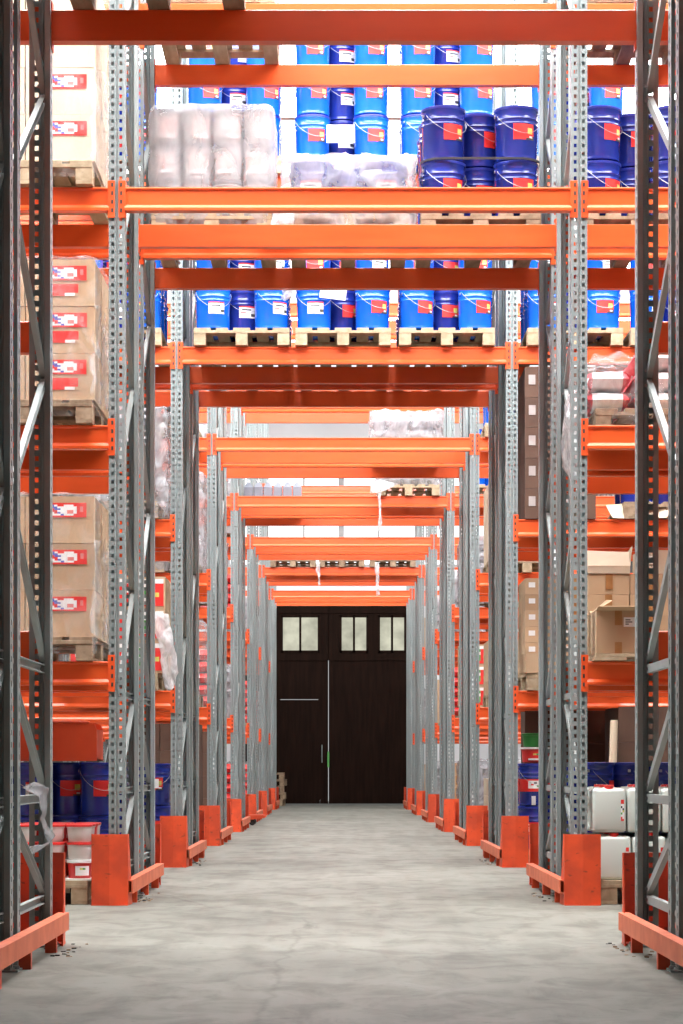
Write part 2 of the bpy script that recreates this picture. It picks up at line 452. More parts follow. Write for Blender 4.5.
# ------------------------------------------------------------------ room
def build_room():
    m = MB(); m.box(-9, 9, -8, WALL_Y + 6, -.2, 0, 'floor')
    structure('floor', m.mesh('floor'), 'dusty grey concrete warehouse floor')
    # gate opening in back wall: x -2.32..1.62, z 0..4.55 ; windows strip z 5.3..8.0
    gx0, gx1, gz = -2.25, 1.68, 4.55
    m = MB()
    y0, y1 = WALL_Y, WALL_Y + .25
    m.box(-9, gx0, y0, y1, 0, 5.3, 'wall_white'); m.box(gx1, 9, y0, y1, 0, 5.3, 'wall_white')
    m.box(gx0, gx1, y0, y1, gz, 5.3, 'wall_white')
    m.box(-9, 9, y0, y1, 8.0, 9.6, 'wall_white')
    m.box(-9, -8.4, y0, y1, 5.3, 8.0, 'wall_white'); m.box(8.4, 9, y0, y1, 5.3, 8.0, 'wall_white')
    structure('wall_back', m.mesh('wall_back'), 'white panelled end wall around the dark gate')
    # window band
    for i in range(4):
        x0 = -8.4 + 4.2 * i; x1 = x0 + 4.2
        m = MB()
        for (a, b, c, d) in ((x0, x1, 5.3, 5.4), (x0, x1, 7.9, 8.0), (x0, x0 + .06, 5.4, 7.9), (x1 - .06, x1, 5.4, 7.9)):
            m.box(a, b, y0 + .05, y0 + .15, c, d, 'mullion')
        for k in (1, 2, 3, 4):
            xx = x0 + 4.2 * k / 5
            m.box(xx - .02, xx + .02, y0 + .06, y0 + .14, 5.4, 7.9, 'mullion')
        w = structure('window_%d' % (i + 1), m.mesh('window_frame'), 'daylit window band high in the end wall')
        m = MB(); m.box(x0 + .06, x1 - .06, y0 + .09, y0 + .11, 5.4, 7.9, 'window_day')
        obj('pane', m.mesh('window_pane'), w)
    for s, nm in ((-1, 'wall_left_and_blocker'), (1, 'wall_right_and_blocker')):
        m = MB(); m.box(min(s * 4.6, s * 4.8), max(s * 4.6, s * 4.8), -8, WALL_Y, 0, 6.4, 'wall_grey')  # first box is an unseen inner wall, added to block side light
        m.box(min(s * 9, s * 9.2), max(s * 9, s * 9.2), -8, WALL_Y + .25, 0, 9.6, 'wall_grey')
        m.box(min(s * 4.8, s * 9), max(s * 4.8, s * 9), -8, WALL_Y, 6.3, 6.4, 'wall_grey')  # unseen lid closing off the added inner wall
        structure(nm, m.mesh(nm), 'grey side wall of the warehouse with an added inner wall against side light')
    m = MB(); m.box(-9.2, 9.2, -8.2, -8, 0, 9.6, 'wall_grey')  # unseen end wall, coloured dark to keep bounced light off the near rack
    structure('wall_front', m.mesh('wall_front'), 'dark wall at the near end of the warehouse')
    # ceiling: white steel sheets between wide translucent skylights
    m = MB()
    # clear daylit sheets over each cross aisle, dimmed ones over the racks, plain dark sheet over the near end and at the gate
    ends = [(ROWY[k] + 2.25, ROWY[k + 1] + .05) for k in range(7)]
    m.box(-8.2, 8.2, -8, ends[0][0], 9.3, 9.45, 'roof_dark')
    m.box(-8.2, 8.2, WALL_Y - .1, WALL_Y + .2, 9.3, 9.45, 'wall_white')
    strips = []
    for k, (a, b) in enumerate(ends):
        strips.append((a + .06, b - .06, 'skylight_%d' % k))
        strips.append((b + .06, ends[k + 1][0] - .06 if k < 6 else WALL_Y - .1, 'skylight_dim'))
    for i, (a, b, mt) in enumerate(strips):
        if b < WALL_Y - .2: m.box(-8.2, 8.2, b, b + .12, 9.3, 9.45, 'wall_white')
    structure('ceiling', m.mesh('ceiling'), 'white roof with wide translucent skylights')
    for i, (a, b, mt) in enumerate(strips):
        m = MB(); m.box(-8.2, 8.2, a, b, 9.35, 9.38, mt)
        structure('window_%d' % (i + 5), m.mesh('skylight'), 'translucent daylit skylight in the roof')
    # gate
    def leaf(name, x0, x1, panes, label, wicket=None):
        m = MB(); ya, yb = WALL_Y + .04, WALL_Y + .12
        zs0, zs1 = 3.42, 4.26
        spans = [(x0, x1, .03, zs0), (x0, x1, zs1, gz - .03)]
        xs = x0
        for (p0, p1) in panes:
            spans.append((xs, p0 - .0, zs0, zs1)); xs = p1
        spans.append((xs, x1, zs0, zs1))
        if wicket:
            w0, w1, wz = wicket
            spans[0] = (x0, x1, wz + .014, zs0)
            spans += [(x0, w0 - .004, .03, wz + .014), (w1 + .004, x1, .03, wz + .014)]
            spans.append((w0, w1, .03, wz))
        for s_ in spans:
            if s_[1] - s_[0] > .005: m.box(s_[0], s_[1], ya, yb, s_[2], s_[3], 'dark_wood')
        # vertical planks standing proud, leaving grooves
        k = x0 + .03
        while k < x1 - .08:
            ke = min(k + .13, x1 - .03)
            m.box(k, ke, ya - .006, ya + .002, .12, (2.28 if wicket and wicket[0] < (k + ke) / 2 < wicket[1] else 3.2), 'dark_wood')
            k += .14
        m.box(x0, x1, ya - .02, ya, 3.24, 3.40, 'dark_wood'); m.box(x0, x1, ya - .02, ya, 4.30, 4.44, 'dark_wood')
        d = structure(name, m.mesh(name), label)
        for (p0, p1) in panes:
            f = MB()
            for (a, b, c, e) in ((p0, p1, zs0, zs0 + .05), (p0, p1, zs1 - .05, zs1), (p0, p0 + .04, zs0, zs1), (p1 - .04, p1, zs0, zs1),
                                 ((p0 + p1) / 2 - .025, (p0 + p1) / 2 + .025, zs0, zs1)):
                f.box(a, b, ya - .015, yb, c, e, 'dark_wood')
            w = obj('window_frame', f.mesh('gate_window_frame'), d)
            g = MB()
            g.box(p0 + .04, (p0 + p1) / 2 - .025, ya + .03, ya + .04, zs0 + .05, zs1 - .05, 'door_pane')
            g.box((p0 + p1) / 2 + .025, p1 - .04, ya + .03, ya + .04, zs0 + .05, zs1 - .05, 'door_pane')
            obj('pane', g.mesh('gate_pane'), w)
        return d
    d1 = leaf('door_1', -2.23, -.295, [(-1.35, -.49)], 'left leaf of the dark brown wooden gate, with a wicket door', (-1.42, -.48, 2.36))
    m = MB(); m.box(-.44, -.425, WALL_Y - .03, WALL_Y + .0, .95, 1.35, 'galv'); m.box(-.44, -.425, WALL_Y, WALL_Y + .06, .97, 1.0, 'galv'); m.box(-.44, -.425, WALL_Y, WALL_Y + .06, 1.3, 1.33, 'galv')
    obj('handle', m.mesh('wicket_handle'), d1, label='pale metal pull handle')
    d2 = leaf('door_2', -.281, 1.66, [(-.03, .60), (.83, 1.45)], 'right leaf of the dark brown wooden gate, two windows at the top')
    m = MB(); m.box(-.31, -.27, WALL_Y - .012, WALL_Y + .03, 0.85, 1.2, 'print_green')  # green glint of light on the seam, made as a coloured plate
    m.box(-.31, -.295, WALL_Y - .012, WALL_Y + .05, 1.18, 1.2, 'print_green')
    obj('seam_glint', m.mesh('gate_seam_glint'), d2, label='green glint of light painted on the gate seam')
    m = MB(); m.box(-.34, -.24, WALL_Y + .12, WALL_Y + .15, 3.25, gz - .03, 'dark_wood')
    obj('cover_strip', m.mesh('gate_cover_strip'), d2)
    # gate frame
    m = MB()
    m.box(gx0 - .12, gx0, WALL_Y - .06, WALL_Y + .2, 0, gz + .1, 'dark_wood'); m.box(gx1, gx1 + .12, WALL_Y - .06, WALL_Y + .2, 0, gz + .1, 'dark_wood')
    m.box(gx0, gx1, WALL_Y - .06, WALL_Y + .2, gz, gz + .1, 'dark_wood')
    structure('trim_1', m.mesh('gate_trim'), 'dark frame around the gate')
build_room()

# ------------------------------------------------------------------ racks
def upright_mesh(height):
    def raw():
        pitch = .05
        prof = [(-.024, .085), (-.048, .085), (-.048, .060), (-.048, .040), (-.048, 0),           # lip and flange
                (-.034, 0), (-.016, 0), (-.010, 0), (-.006, .007), (.006, .007), (.010, 0), (.016, 0), (.034, 0),
                (.048, 0), (.048, .040), (.048, .060), (.048, .085), (.024, .085)]
        holes = {2: 0, 5: 1, 11: 1, 14: 0}   # segment index -> kind
        zs = [0.0]
        n = int(height / pitch)
        for i in range(n):
            zs += [i * pitch + .014, i * pitch + .037]
        zs.append(height)
        v = []; f = []
        np_ = len(prof)
        for z in zs:
            for (x, y) in prof: v.append((x, y, z))
        for j in range(len(zs) - 1):
            for i in range(np_ - 1):
                if j % 2 == 1 and i in holes: continue
                f.append((j * np_ + i, j * np_ + i + 1, (j + 1) * np_ + i + 1, (j + 1) * np_ + i))
        b = MB(); b.add(v, f, 'galv')
        return b.mesh('upright', recalc=False)
    return solid(raw, .003)

UP_TALL = upright_mesh(7.4)
UP_LOW = upright_mesh(5.2)

def foot_mesh():
    b = MB(); b.box(-.085, .085, -.03, .115, 0, .008, 'galv')
    for sx in (-1, 1):
        b.lathe([(.011, .008), (.011, .02), (.006, .022)], 'wire', 8, sx * .072, .04)
    return b.mesh('foot_plate')
FOOT = foot_mesh()

def brace_mesh(z0, z1, ya, yb):
    """light C-channel brace in the Y-Z plane of a frame, local x = 0"""
    b = MB()
    p0 = Vector((0, ya, z0)); p1 = Vector((0, yb, z1))
    b.bar(p0, p1, .003, .036, 'brace')
    ax = (p1 - p0).normalized(); t = ax.cross(Vector((1, 0, 0))).normalized()
    for s in (-1, 1):
        o = t * (s * .018) + Vector((.011, 0, 0))
        b.bar(p0 + o, p1 + o, .025, .003, 'brace')
    for p in (p0, p1):
        q = p + (ax * .03 if p is p0 else -ax * .03)
        b.bar(q - Vector((.012, 0, 0)), q + Vector((.02, 0, 0)), .012, .012, 'wire', side=(0, 0, 1))
    return b.mesh('brace')

def beam_mesh(L):
    b = MB()
    prof = [(-.004, 0), (.046, 0), (.05, -.004), (.05, -.145), (-.016, -.145), (-.018, -.143), (-.018, -.127), (0, -.107), (0, -.020), (-.008, -.011), (-.008, -.004)]
    b.prism(prof, 'x', -L / 2, L / 2, 'orange')
    return b.mesh('beam')
SPAN = 2 * UX - UW
BEAM = beam_mesh(SPAN)

def conn_mesh(s):
    """end connector hugging the upright at beam end s (+1 right end): local x = 0 at the beam end"""
    b = MB()
    x0, x1 = sorted((0, s * .037))
    b.box(x0, x1, -.009, -.004, -.185, .04, 'connector')
    x0, x1 = sorted((-s * .006, 0))
    b.box(x0, x1, -.009, .05, -.185, .04, 'connector')
    for k in range(4):
        z = .015 - k * .052
        xx = s * .021
        b.box(xx - .006, xx + .006, -.011, -.0085, z - .012, z + .012, 'slot')
    return b.mesh('beam_connector')
CONN = {1: conn_mesh(1), -1: conn_mesh(-1)}

def build_rack(k):
    y = ROWY[k]
    low = (k == 7)
    UP = UP_LOW if low else UP_TALL
    top = 5.1 if low else 7.2
    nlev = 3 if low else 4
    HALF, D1 = (1.13, 1.17) if k == 0 else (1.30, 1.00)
    t = thing('pallet_rack', 'grey and orange steel pallet rack over the aisle, %s of eight from the camera' % NTH[k], 'pallet rack', (RX[k], y, 0), 0, 'pallet racks spanning the aisle')
    def braces():
        yield (.22, .22); yield (.69, .69); yield (1.29, 1.29)
        yield (.26, .64); yield (.74, 1.24)
        z = 1.34; fl = 1
        while z + .66 < top:
            yield (z, z + .62) if fl else (z + .62, z)
            z += .66; fl = 1 - fl
    blist = list(braces())
    for h in (0, 1):
        for x in (-OX, -UX, UX, OX):
            ya, yb = (0, DEPTH) if h == 0 else (HALF, HALF + D1)
            u = obj('upright', UP, t, (x, ya, 0)); obj('foot_plate', FOOT, u)
            u = obj('upright', UP, t, (x, yb, 0), (0, 0, PI)); obj('foot_plate', FOOT, u)
            for (za, zb) in blist:
                # za at the post on the open-aisle side of this half
                if h == 0:
                    me = cached(('br', za, zb), lambda: brace_mesh(za, zb, .05, DEPTH - .05)); rot = 0; oy = 0
                    obj('brace', me, t, (x, 0, 0))
                else:
                    me = cached(('br', zb, za, D1), lambda: brace_mesh(zb, za, .05, D1 - .05))
                    obj('brace', me, t, (x, HALF, 0))
            if h == 0 and x in (-UX, UX):
                for zz in (.9, 2.6, 4.1):
                    me = cached(('spacer', HALF), lambda: MB().box(-.02, .02, 0, HALF - DEPTH, -.03, .03, 'brace').mesh('row_spacer'))
                    obj('row_spacer', me, t, (x, DEPTH, zz))
        faces = [(0, 0), (DEPTH, PI)] if h == 0 else [(HALF, 0), (HALF + D1, PI)]
        for lv in range(1, nlev + 1):
            for bay, bx in ((0, 0), (-1, -(UX + OX) / 2), (1, (UX + OX) / 2)):
                if bay == 0 and lv < 3: continue
                for (fy, rz) in faces:
                    b = obj('beam', BEAM, t, (bx, fy, LEV[lv] - (.012 if k == 0 else 0)), (0, 0, rz))
                    for s in (-1, 1):
                        obj('beam_connector', CONN[s], b, (s * SPAN / 2, 0, 0))
    return t
for k in range(8): build_rack(k)

# guards
def guard_plate_mesh(s):
    """floor-bolted upright protector: creased front plate with two tapering side wings; open towards +Y. s = side of the aisle"""
    def raw():
        w = .108; d = .20; h = .43
        b = MB()
        e = .020; fl = .010
        v = [(-w, e, 0), (0, 0, 0), (w, e, 0), (w, e, h), (0, 0, h), (-w, e, h),
             (-w - fl, d, 0), (-w - .003, .055, h), (w + fl, d, 0), (w + .003, .055, h)]
        f = [(0, 1, 4, 5), (1, 2, 3, 4), (0, 5, 7, 6), (2, 8, 9, 3)]
        b.add(v, f, 'guard')
        return b.mesh('end_guard')
    me = solid(raw, .006)
    return me
GPL = guard_plate_mesh(1)
GFOOT = MB().box(-.11, .11, .0, .16, 0, .008, 'guard').mesh('guard_base')
def rail_mesh(L):
    b = MB()
    b.prism([(.0, .152), (.0, .07), (.05, .07), (.05, .077), (.008, .077), (.008, .145), (.05, .145), (.05, .152)], 'y', 0, L, 'rail')
    return b.mesh('side_rail')
def stub_mesh():
    return MB().box(0, .05, -.02, .02, 0, .07, 'guard').mesh('rail_foot')
for k in range(8):
    y = ROWY[k]
    for s, nm in ((-1, 'left'), (1, 'right')):
        lab = 'worn orange steel guard around the foot of the %s rack, %s of the aisle' % (RACK[k], nm)
        g = thing('rack_guard', lab, 'rack guard', (s * 1.428 + (RX[k] if k == 0 else 0), y, 0), 0, 'orange guards at the rack feet')
        for yy, rz in ((-.155, 0), (HALF + DEPTH + .155, PI)):
            e = obj('end_guard', GPL, g, (0, yy, 0), (0, 0, rz)); obj('base_plate', GFOOT, e)
        L = HALF + DEPTH + .17
        me = cached(('rail', L), lambda: rail_mesh(L))
        r = obj('side_rail', me, g, (-s * .137, -.11, 0))
        if s < 0: pass
        r.rotation_euler = (0, 0, 0)
        if s > 0:
            r.scale = (1, 1, 1)
        else:
            r.scale = (-1, 1, 1)
        for yy in (.3, 1.15, 2.0):
            obj('rail_foot', cached('rstub', stub_mesh), r, (0, yy, 0))

# ------------------------------------------------------------------ load builders
USED = {}
def ulabel(s):
    s = ' '.join(s.split()).replace(' ,', ',')
    USED[s] = 1
    return s

def pallet_mesh_parts(old):
    w = 'pallet_old' if old else 'pallet_new'
    d = MB()
    for i in range(5):
        bw = .14 if i in (0, 2, 4) else .1
        cx = -.4 + .07 + i * (.8 - .14) / 4
        d.box(cx - bw / 2, cx + bw / 2, -.6, .6, .122, .144, w, .002)
    for yy in (-.53, 0, .53):
        d.box(-.4, .4, yy - .0725, yy + .0725, .1, .122, w, .002)
    deck = d.mesh('pallet_deck')
    b = MB(); b.box(-.05, .05, -.0725, .0725, .022, .1, w, .002); blk = b.mesh('pallet_block')
    r = MB(); r.box(-.05, .05, -.6, .6, 0, .022, w, .002); run = r.mesh('pallet_runner')
    return deck, blk, run

def pallet(x, yf, z, P, what, old=False, depth=1.2):
    """yf: front edge. returns top z"""
    deck, blk, run = cached(('pal', old), lambda: pallet_mesh_parts(old))
    lab = ulabel('%s wooden pallet under %s, %s' % ('weathered' if old else 'pale', what, P))
    t = thing('wooden_pallet', lab, 'pallet', (x, yf + .6, z + .0015), 0, 'wooden pallets in the racks')
    obj('deck', deck, t)
    for bx in (-.35, 0, .35):
        obj('runner', run, t, (bx, 0, 0))
        for by in (-.5275, 0, .5275):
            obj('block', blk, t, (bx, by, 0))
    return z + .146

# --- pails
PH = .365
def pail_meshes(color):
    b = MB()
    b.lathe([(.128, 0), (.140, .004), (.142, .010), (.139, .018), (.1405, .03), (.1435, .235), (.147, .241), (.1435, .247), (.1445, .268), (.1485, .274), (.145, .281),
             (.1455, .325), (.1485, .332), (.149, .340), (.146, .346)], color, 36)
    for s in (-1, 1):
        v = MB()
        b.lathe([(.013, .0), (.013, .001)], color, 8)  # inner stiffener, hidden
    # ears
    for s in (-1, 1):
        b.box(s * .146 - .007, s * .146 + .007, -.016, .016, .283, .318, color, .003)
    body = b.mesh('pail_body')
    l = MB()
    l.lathe([(.146, .338), (.1505, .339), (.1515, .347), (.1505, .355), (.145, .357), (.140, .350), (.06, .350), (.05, .352), (.0, .352)], 'lid_blue', 36, cap0=True, cap1=False)
    lid = l.mesh('pail_lid')
    return body, lid

def handle_mesh():
    b = MB(); pts = []
    for i in range(17):
        a = PI * i / 16
        x = .150 * math.cos(a); q = math.sin(a)
        # hangs down against the front, sagging
        y = -(.158 * q if q > 0 else 0) ; r = math.hypot(x, y)
        if r < .1535:
            y = -math.sqrt(max(.1535 ** 2 - x * x, 0))
        pts.append((x, y, .30 - .13 * q ** 1.3))
    b.tube(pts, .0017, 'wire', 6)
    for s in (-1, 1):
        b.box(s * .1525 - .004, s * .1525 + .004, -.009, .009, .291, .309, 'wire', .002)
    return b.mesh('pail_handle')

def patch(nu, nv, a0, a1, z0, z1, r, cells, base, b=None):
    """curved label on a cylinder; cells[(i,j)] -> material"""
    own = b is None
    b = b or MB()
    for i in range(nu):
        for j in range(nv):
            aa = a0 + (a1 - a0) * i / nu; ab = a0 + (a1 - a0) * (i + 1) / nu
            za = z0 + (z1 - z0) * j / nv; zb = z0 + (z1 - z0) * (j + 1) / nv
            v = [(r * math.cos(aa), r * math.sin(aa), za), (r * math.cos(ab), r * math.sin(ab), za),
                 (r * math.cos(ab), r * math.sin(ab), zb), (r * math.cos(aa), r * math.sin(aa), zb)]
            b.add(v, [(0, 1, 2, 3)], cells.get((i, j), base), True)
    return b

def pail_label(kind):
    A = -PI / 2
    if kind == 'red':       # red patch with a yellow-green block and white lines
        c = {}
        for i in range(8, 11):
            for j in range(3, 6): c[(i, j)] = 'print_yellow'
        for i in range(7, 12): c[(i, 0)] = 'ink'
        c[(11, 1)] = 'ink'; c[(10, 1)] = 'white_paper'; c[(9, 1)] = 'white_paper'
        return patch(12, 8, A - .52, A + .52, .13, .236, .1452, c, 'red').mesh('pail_label')
    if kind == 'white':     # white data label with a red header and black print
        c = {}
        for i in range(12): c[(i, 7)] = 'red'
        for i in range(2, 9): c[(i, 5)] = 'ink'
        for i in range(9, 12): c[(i, 1)] = 'ink'; c[(i, 2)] = 'ink'
        for i in range(1, 5): c[(i, 3)] = 'red_soft'
        return patch(12, 8, A - .48, A + .48, .125, .225, .1452, c, 'white_paper').mesh('pail_label')
    if kind == 'band':      # red band all round with a white round mark
        c = {}
        for i in range(14, 19):
            for j in range(2, 7): c[(i, j)] = 'white_paper'
        c[(15, 4)] = 'red'; c[(16, 5)] = 'ink'; c[(17, 3)] = 'print_green'
        return patch(36, 8, A - PI, A + PI, .12, .225, .1452, c, 'red').mesh('pail_label')

ORD = ['front', 'second-row', 'third-row', 'fourth-row', 'fifth-row', 'sixth-row']
LAYN = {1: ['only'], 2: ['bottom', 'top'], 3: ['bottom', 'middle', 'top'], 4: ['bottom', 'lower', 'upper', 'top'],
        5: ['lowest', 'second-lowest', 'middle', 'second-highest', 'top'], 6: ['lowest', 'second-lowest', 'third-lowest', 'third-highest', 'second-highest', 'top']}
COLN = {'azure': 'bright blue', 'navy': 'navy'}

def one_pail(color, lk, loc, rz, label, group):
    body, lid = cached(('pail', color), lambda: pail_meshes(color))
    t = thing('steel_pail', label, 'pail', loc, rz, group)
    obj('body', body, t); obj('lid', lid, t)
    obj('handle', cached('ph', handle_mesh), t, (0, 0, 0), (0, 0, 0))
    if lk: obj('product_label', cached(('pl', lk), lambda: pail_label(lk)), t, (0, 0, 0), (0, 0, 0))
    return t

def pails(x, yf, z, P, layers, rows=4, scheme='navy', labels=('red',), rot=None, pal=True, old=True):
    """pallet of pails packed 2,1,2,1 ; front row touches yf+.16"""
    if pal: z = pallet(x, yf, z, P, 'pails', old)
    r = random.Random(hash(P) % 1000 if False else sum(map(ord, P)))
    n = 0
    for L in range(layers):
        for q in range(rows):
            xs = (-.245, .245) if q % 2 == 0 else (0,)
            for xx in xs:
                c = scheme if scheme in ('azure', 'navy') else ('azure' if q % 2 == 0 else 'navy')  # mix: bright blue in the paired rows, darker blue in the single ones
                lk = labels[n % len(labels)]; n += 1
                pos = ORD[q] + ('' if xx == 0 else ' left' if xx < 0 else ' right')
                rz = (rot if rot is not None else .35) + r.uniform(-.25, .25)
                lw = {'red': 'red-labelled', 'white': 'white-labelled', 'band': 'red-banded'}[lk]
                one_pail(c, lk, (x + xx + r.uniform(-.002, .002), yf + .17 + q * .19 + r.uniform(-.002, .002), z + L * PH), rz,
                         ulabel('%s %s pail, %s %s, %s' % (COLN[c], lw, LAYN[layers][L], pos, P)), 'blue pails, ' + P)
    return z + layers * PH

# --- cartons
def carton_mesh(w, d, h, mat, seed):
    r = random.Random(seed)
    bm = bmesh.new()
    bmesh.ops.create_cube(bm, size=1)
    bmesh.ops.scale(bm, vec=(w - .006, d - .006, h - .002), verts=bm.verts)
    bmesh.ops.translate(bm, vec=(0, 0, h / 2), verts=bm.verts)
    bmesh.ops.subdivide_edges(bm, edges=list(bm.edges), cuts=3, use_grid_fill=True)
    for v in bm.verts:
        n = mnoise.noise(Vector((v.co.x * 4 + seed, v.co.y * 4, v.co.z * 5)))
        if abs(v.co.z) > .004 and abs(v.co.z - h) > .004:
            v.co.x += .0015 * n; v.co.y += .0015 * mnoise.noise(v.co * 5 + Vector((0, seed, 0)))
    b = MB(); b.take(bm, mat)
    return b.mesh('carton_body')

def carton_tape(w, d, h):
    b = MB()
    b.box(-.022, .022, -d / 2 + .0, d / 2 - .0, h - .003, h - .0004, 'tape')
    b.box(-.022, .022, -d / 2 + .0002, -d / 2 + .004, h * .25, h - .001, 'tape')
    return b.mesh('packing_tape')

def flat_label(x0, x1, z0, z1, y, cells, base, nu, nv):
    b = MB()
    for i in range(nu):
        for j in range(nv):
            xa = x0 + (x1 - x0) * i / nu; xb = x0 + (x1 - x0) * (i + 1) / nu
            za = z0 + (z1 - z0) * j / nv; zb = z0 + (z1 - z0) * (j + 1) / nv
            b.box(xa, xb, y - .0012, y, za, zb, cells.get((i, j), base))
    return b.mesh('printed_label')

def lab_product(w, h, d, big):
    """red panel with white and blue artwork; generic"""
    c = {}
    W = 'white_paper'; B = 'print_blue'; S = 'red_soft'
    art = ['.............', '.BBW..WWW....', '..BBWWWWWW.S.', '...BBWWWWW.S.', '....WWWSSW.S.', '.WW.BWWSSW...', '.WWWWBWWW....', '.............']
    for j, row in enumerate(reversed(art)):
        for i, ch in enumerate(row):
            if ch != '.': c[(i, j)] = {'B': B, 'W': W, 'S': S}[ch]
    return flat_label(-w * .22, w * .38, h * .55, h * .86, -d / 2 + .0008, c, 'red', 13, 8)
def lab_lower(w, h, d):
    c = {}
    for i in range(6, 9): c[(i, 0)] = 'white_paper'; 
    c[(9, 0)] = 'card'; c[(9, 1)] = 'red'
    return flat_label(-w * .22, w * .26, h * .22, h * .47, -d / 2 + .0008, c, 'red', 10, 4)
def lab_small(w, h, d, base='white_paper'):
    c = {(1, 2): 'ink', (2, 2): 'ink', (1, 1): 'ink'}
    return flat_label(-w * .39, -w * .20, h * .42, h * .74, -d / 2 + .0008, {}, base, 4, 4)
def lab_redbox(w, h, d):
    c = {}
    for i in range(3, 7):
        for j in range(1, 5): c[(i, j)] = 'print_green' if (i + j) % 3 else 'white_paper'
    for i in range(10): c[(i, 5)] = 'white_paper'
    c[(8, 2)] = 'print_yellow'; c[(1, 3)] = 'white_paper'
    return flat_label(-w * .46, w * .46, h * .08, h * .92, -d / 2 + .0008, c, 'red', 10, 6)

CARTONW = {'card': 'brown carton', 'card_dark': 'dark brown carton', 'card_pale': 'pale carton'}
def one_carton(mat, dims, loc, label, group, kinds=(), seed=0, rz=0):
    w, d, h = dims
    t = thing('cardboard_carton', label, 'carton', loc, rz, group)
    obj('body', cached(('ct', mat, dims, seed % 3), lambda: carton_mesh(w, d, h, mat, seed % 3)), t)
    for kd in kinds:
        if kd == 'tape': obj('packing_tape', cached(('tp', dims), lambda: carton_tape(w, d, h)), t)
        if kd == 'product': obj('printed_label', cached(('lp', dims), lambda: lab_product(w, h, d, 1)), t)
        if kd == 'lower': obj('red_label', cached(('ll', dims), lambda: lab_lower(w, h, d)), t)
        if kd == 'small': obj('address_label', cached(('ls', dims, mat), lambda: lab_small(w, h, d, 'shaded_paper' if mat == 'card_dark' else 'white_paper')), t, label='small pale label')
        if kd == 'redbox': obj('printed_label', cached(('lr', dims), lambda: lab_redbox(w, h, d)), t)
    return t

def cartons(x0, s, yf, z, P, ncol, nlay, ndeep, dims, mat='card', kinds=(), word=None, jitter=.0015, lay_h=None):
    """x0 = aisle-side edge, s = side (-1 left, +1 right): columns grow away from the aisle"""
    r = random.Random(sum(map(ord, P)) + 3)
    w, d, h = dims
    cw = ['aisle-side', 'next', 'outer'] if ncol > 1 else ['']
    for L in range(nlay):
        for c in range(ncol):
            for q in range(ndeep):
                x = x0 + s * (w / 2 + c * w) + r.uniform(-jitter, jitter)
                y = yf + d / 2 + q * d + r.uniform(-jitter, jitter)
                ln = LAYN[nlay][L] if nlay <= 6 else None
                lab = ulabel('%s %s, %s %s %s, %s' % (CARTONW[mat], word or '', ln, ORD[q], cw[c], P))
                one_carton(mat, dims, (x, y, z + L * h), lab, 'cartons, ' + P, kinds if q == 0 else (), r.randrange(99), r.uniform(-.004, .004))
    return z + nlay * h

# --- film shells
def film_shell(x0, x1, y0, y1, z0, z1, mat, seed, lobes=None, amp=.012, top=True, dome=.0, res=.03):
    """closed wrapped surface around a load: rounded-rectangle walls plus crumpled top"""
    cx, cy = (x0 + x1) / 2, (y0 + y1) / 2
    hx, hy = (x1 - x0) / 2, (y1 - y0) / 2
    rc = .06
    # perimeter
    per = []
    def arc(ax, ay, a0):
        for i in range(5):
            a = a0 + PI / 2 * i / 4
            per.append((ax + rc * math.cos(a), ay + rc * math.sin(a), math.cos(a), math.sin(a)))
    def line(xa, ya, xb, yb, nx, ny):
        n = max(2, int(math.hypot(xb - xa, yb - ya) / res))
        for i in range(1, n):
            t = i / n
            per.append((xa + (xb - xa) * t, ya + (yb - ya) * t, nx, ny))
    arc(hx - rc, hy - rc, 0); line(hx - rc, hy, -hx + rc, hy, 0, 1)
    arc(-hx + rc, hy - rc, PI / 2); line(-hx, hy - rc, -hx, -hy + rc, -1, 0)
    arc(-hx + rc, -hy + rc, PI); line(-hx + rc, -hy, hx - rc, -hy, 0, -1)
    arc(hx - rc, -hy + rc, PI * 1.5); line(hx, -hy + rc, hx, hy - rc, 1, 0)
    n = len(per)
    nz = max(3, int((z1 - z0) / res))
    v = []; f = []
    for j in range(nz + 1):
        z = z0 + (z1 - z0) * j / nz
        for (px, py, nx, ny) in per:
            q = mnoise.fractal(Vector((px * 5 + seed, py * 5, z * 9)), .8, 2.1, 3) * amp
            if lobes:
                nl, nh = lobes
                tt = (px + hx) / (2 * hx) * nl if abs(ny) > .5 else (py + hy) / (2 * hy) * (nl * hy / hx)
                q += -.016 * (1 - abs(math.sin(PI * tt))) ** 2
                tz = (z - z0) / (z1 - z0) * nh
                q += -.012 * (1 - abs(math.sin(PI * tz))) ** 3
            sh = 1.0
            zz = z + (mnoise.noise(Vector((px * 6, py * 6, seed))) * amp if 0 < j else 0)
            v.append((cx + px + nx * q, cy + py + ny * q, zz))
    for j in range(nz):
        for i in range(n):
            i2 = (i + 1) % n
            f.append((j * n + i, j * n + i2, (j + 1) * n + i2, (j + 1) * n + i))
    if top:
        base = nz * n
        prev = base
        for ring, (sc_, up) in enumerate(((.93, .018), (.75, .02), (.5, .014), (.22, .012))):
            o = len(v)
            for i, (px, py, nx, ny) in enumerate(per):
                qx, qy = px * sc_, py * sc_
                q = mnoise.fractal(Vector((qx * 7 + seed, qy * 7, 3.3)), .8, 2.1, 3) * amp * 1.3
                v.append((cx + qx, cy + qy, z1 + up + q + dome * (1 - sc_)))
            for i in range(n):
                i2 = (i + 1) % n
                f.append((prev + i, prev + i2, o + i2, o + i))
            prev = o
        f.append(tuple(range(prev, prev + n)))
    b = MB(); b.add(v, f, mat, True)
    me = b.mesh('film_shell')
    return me

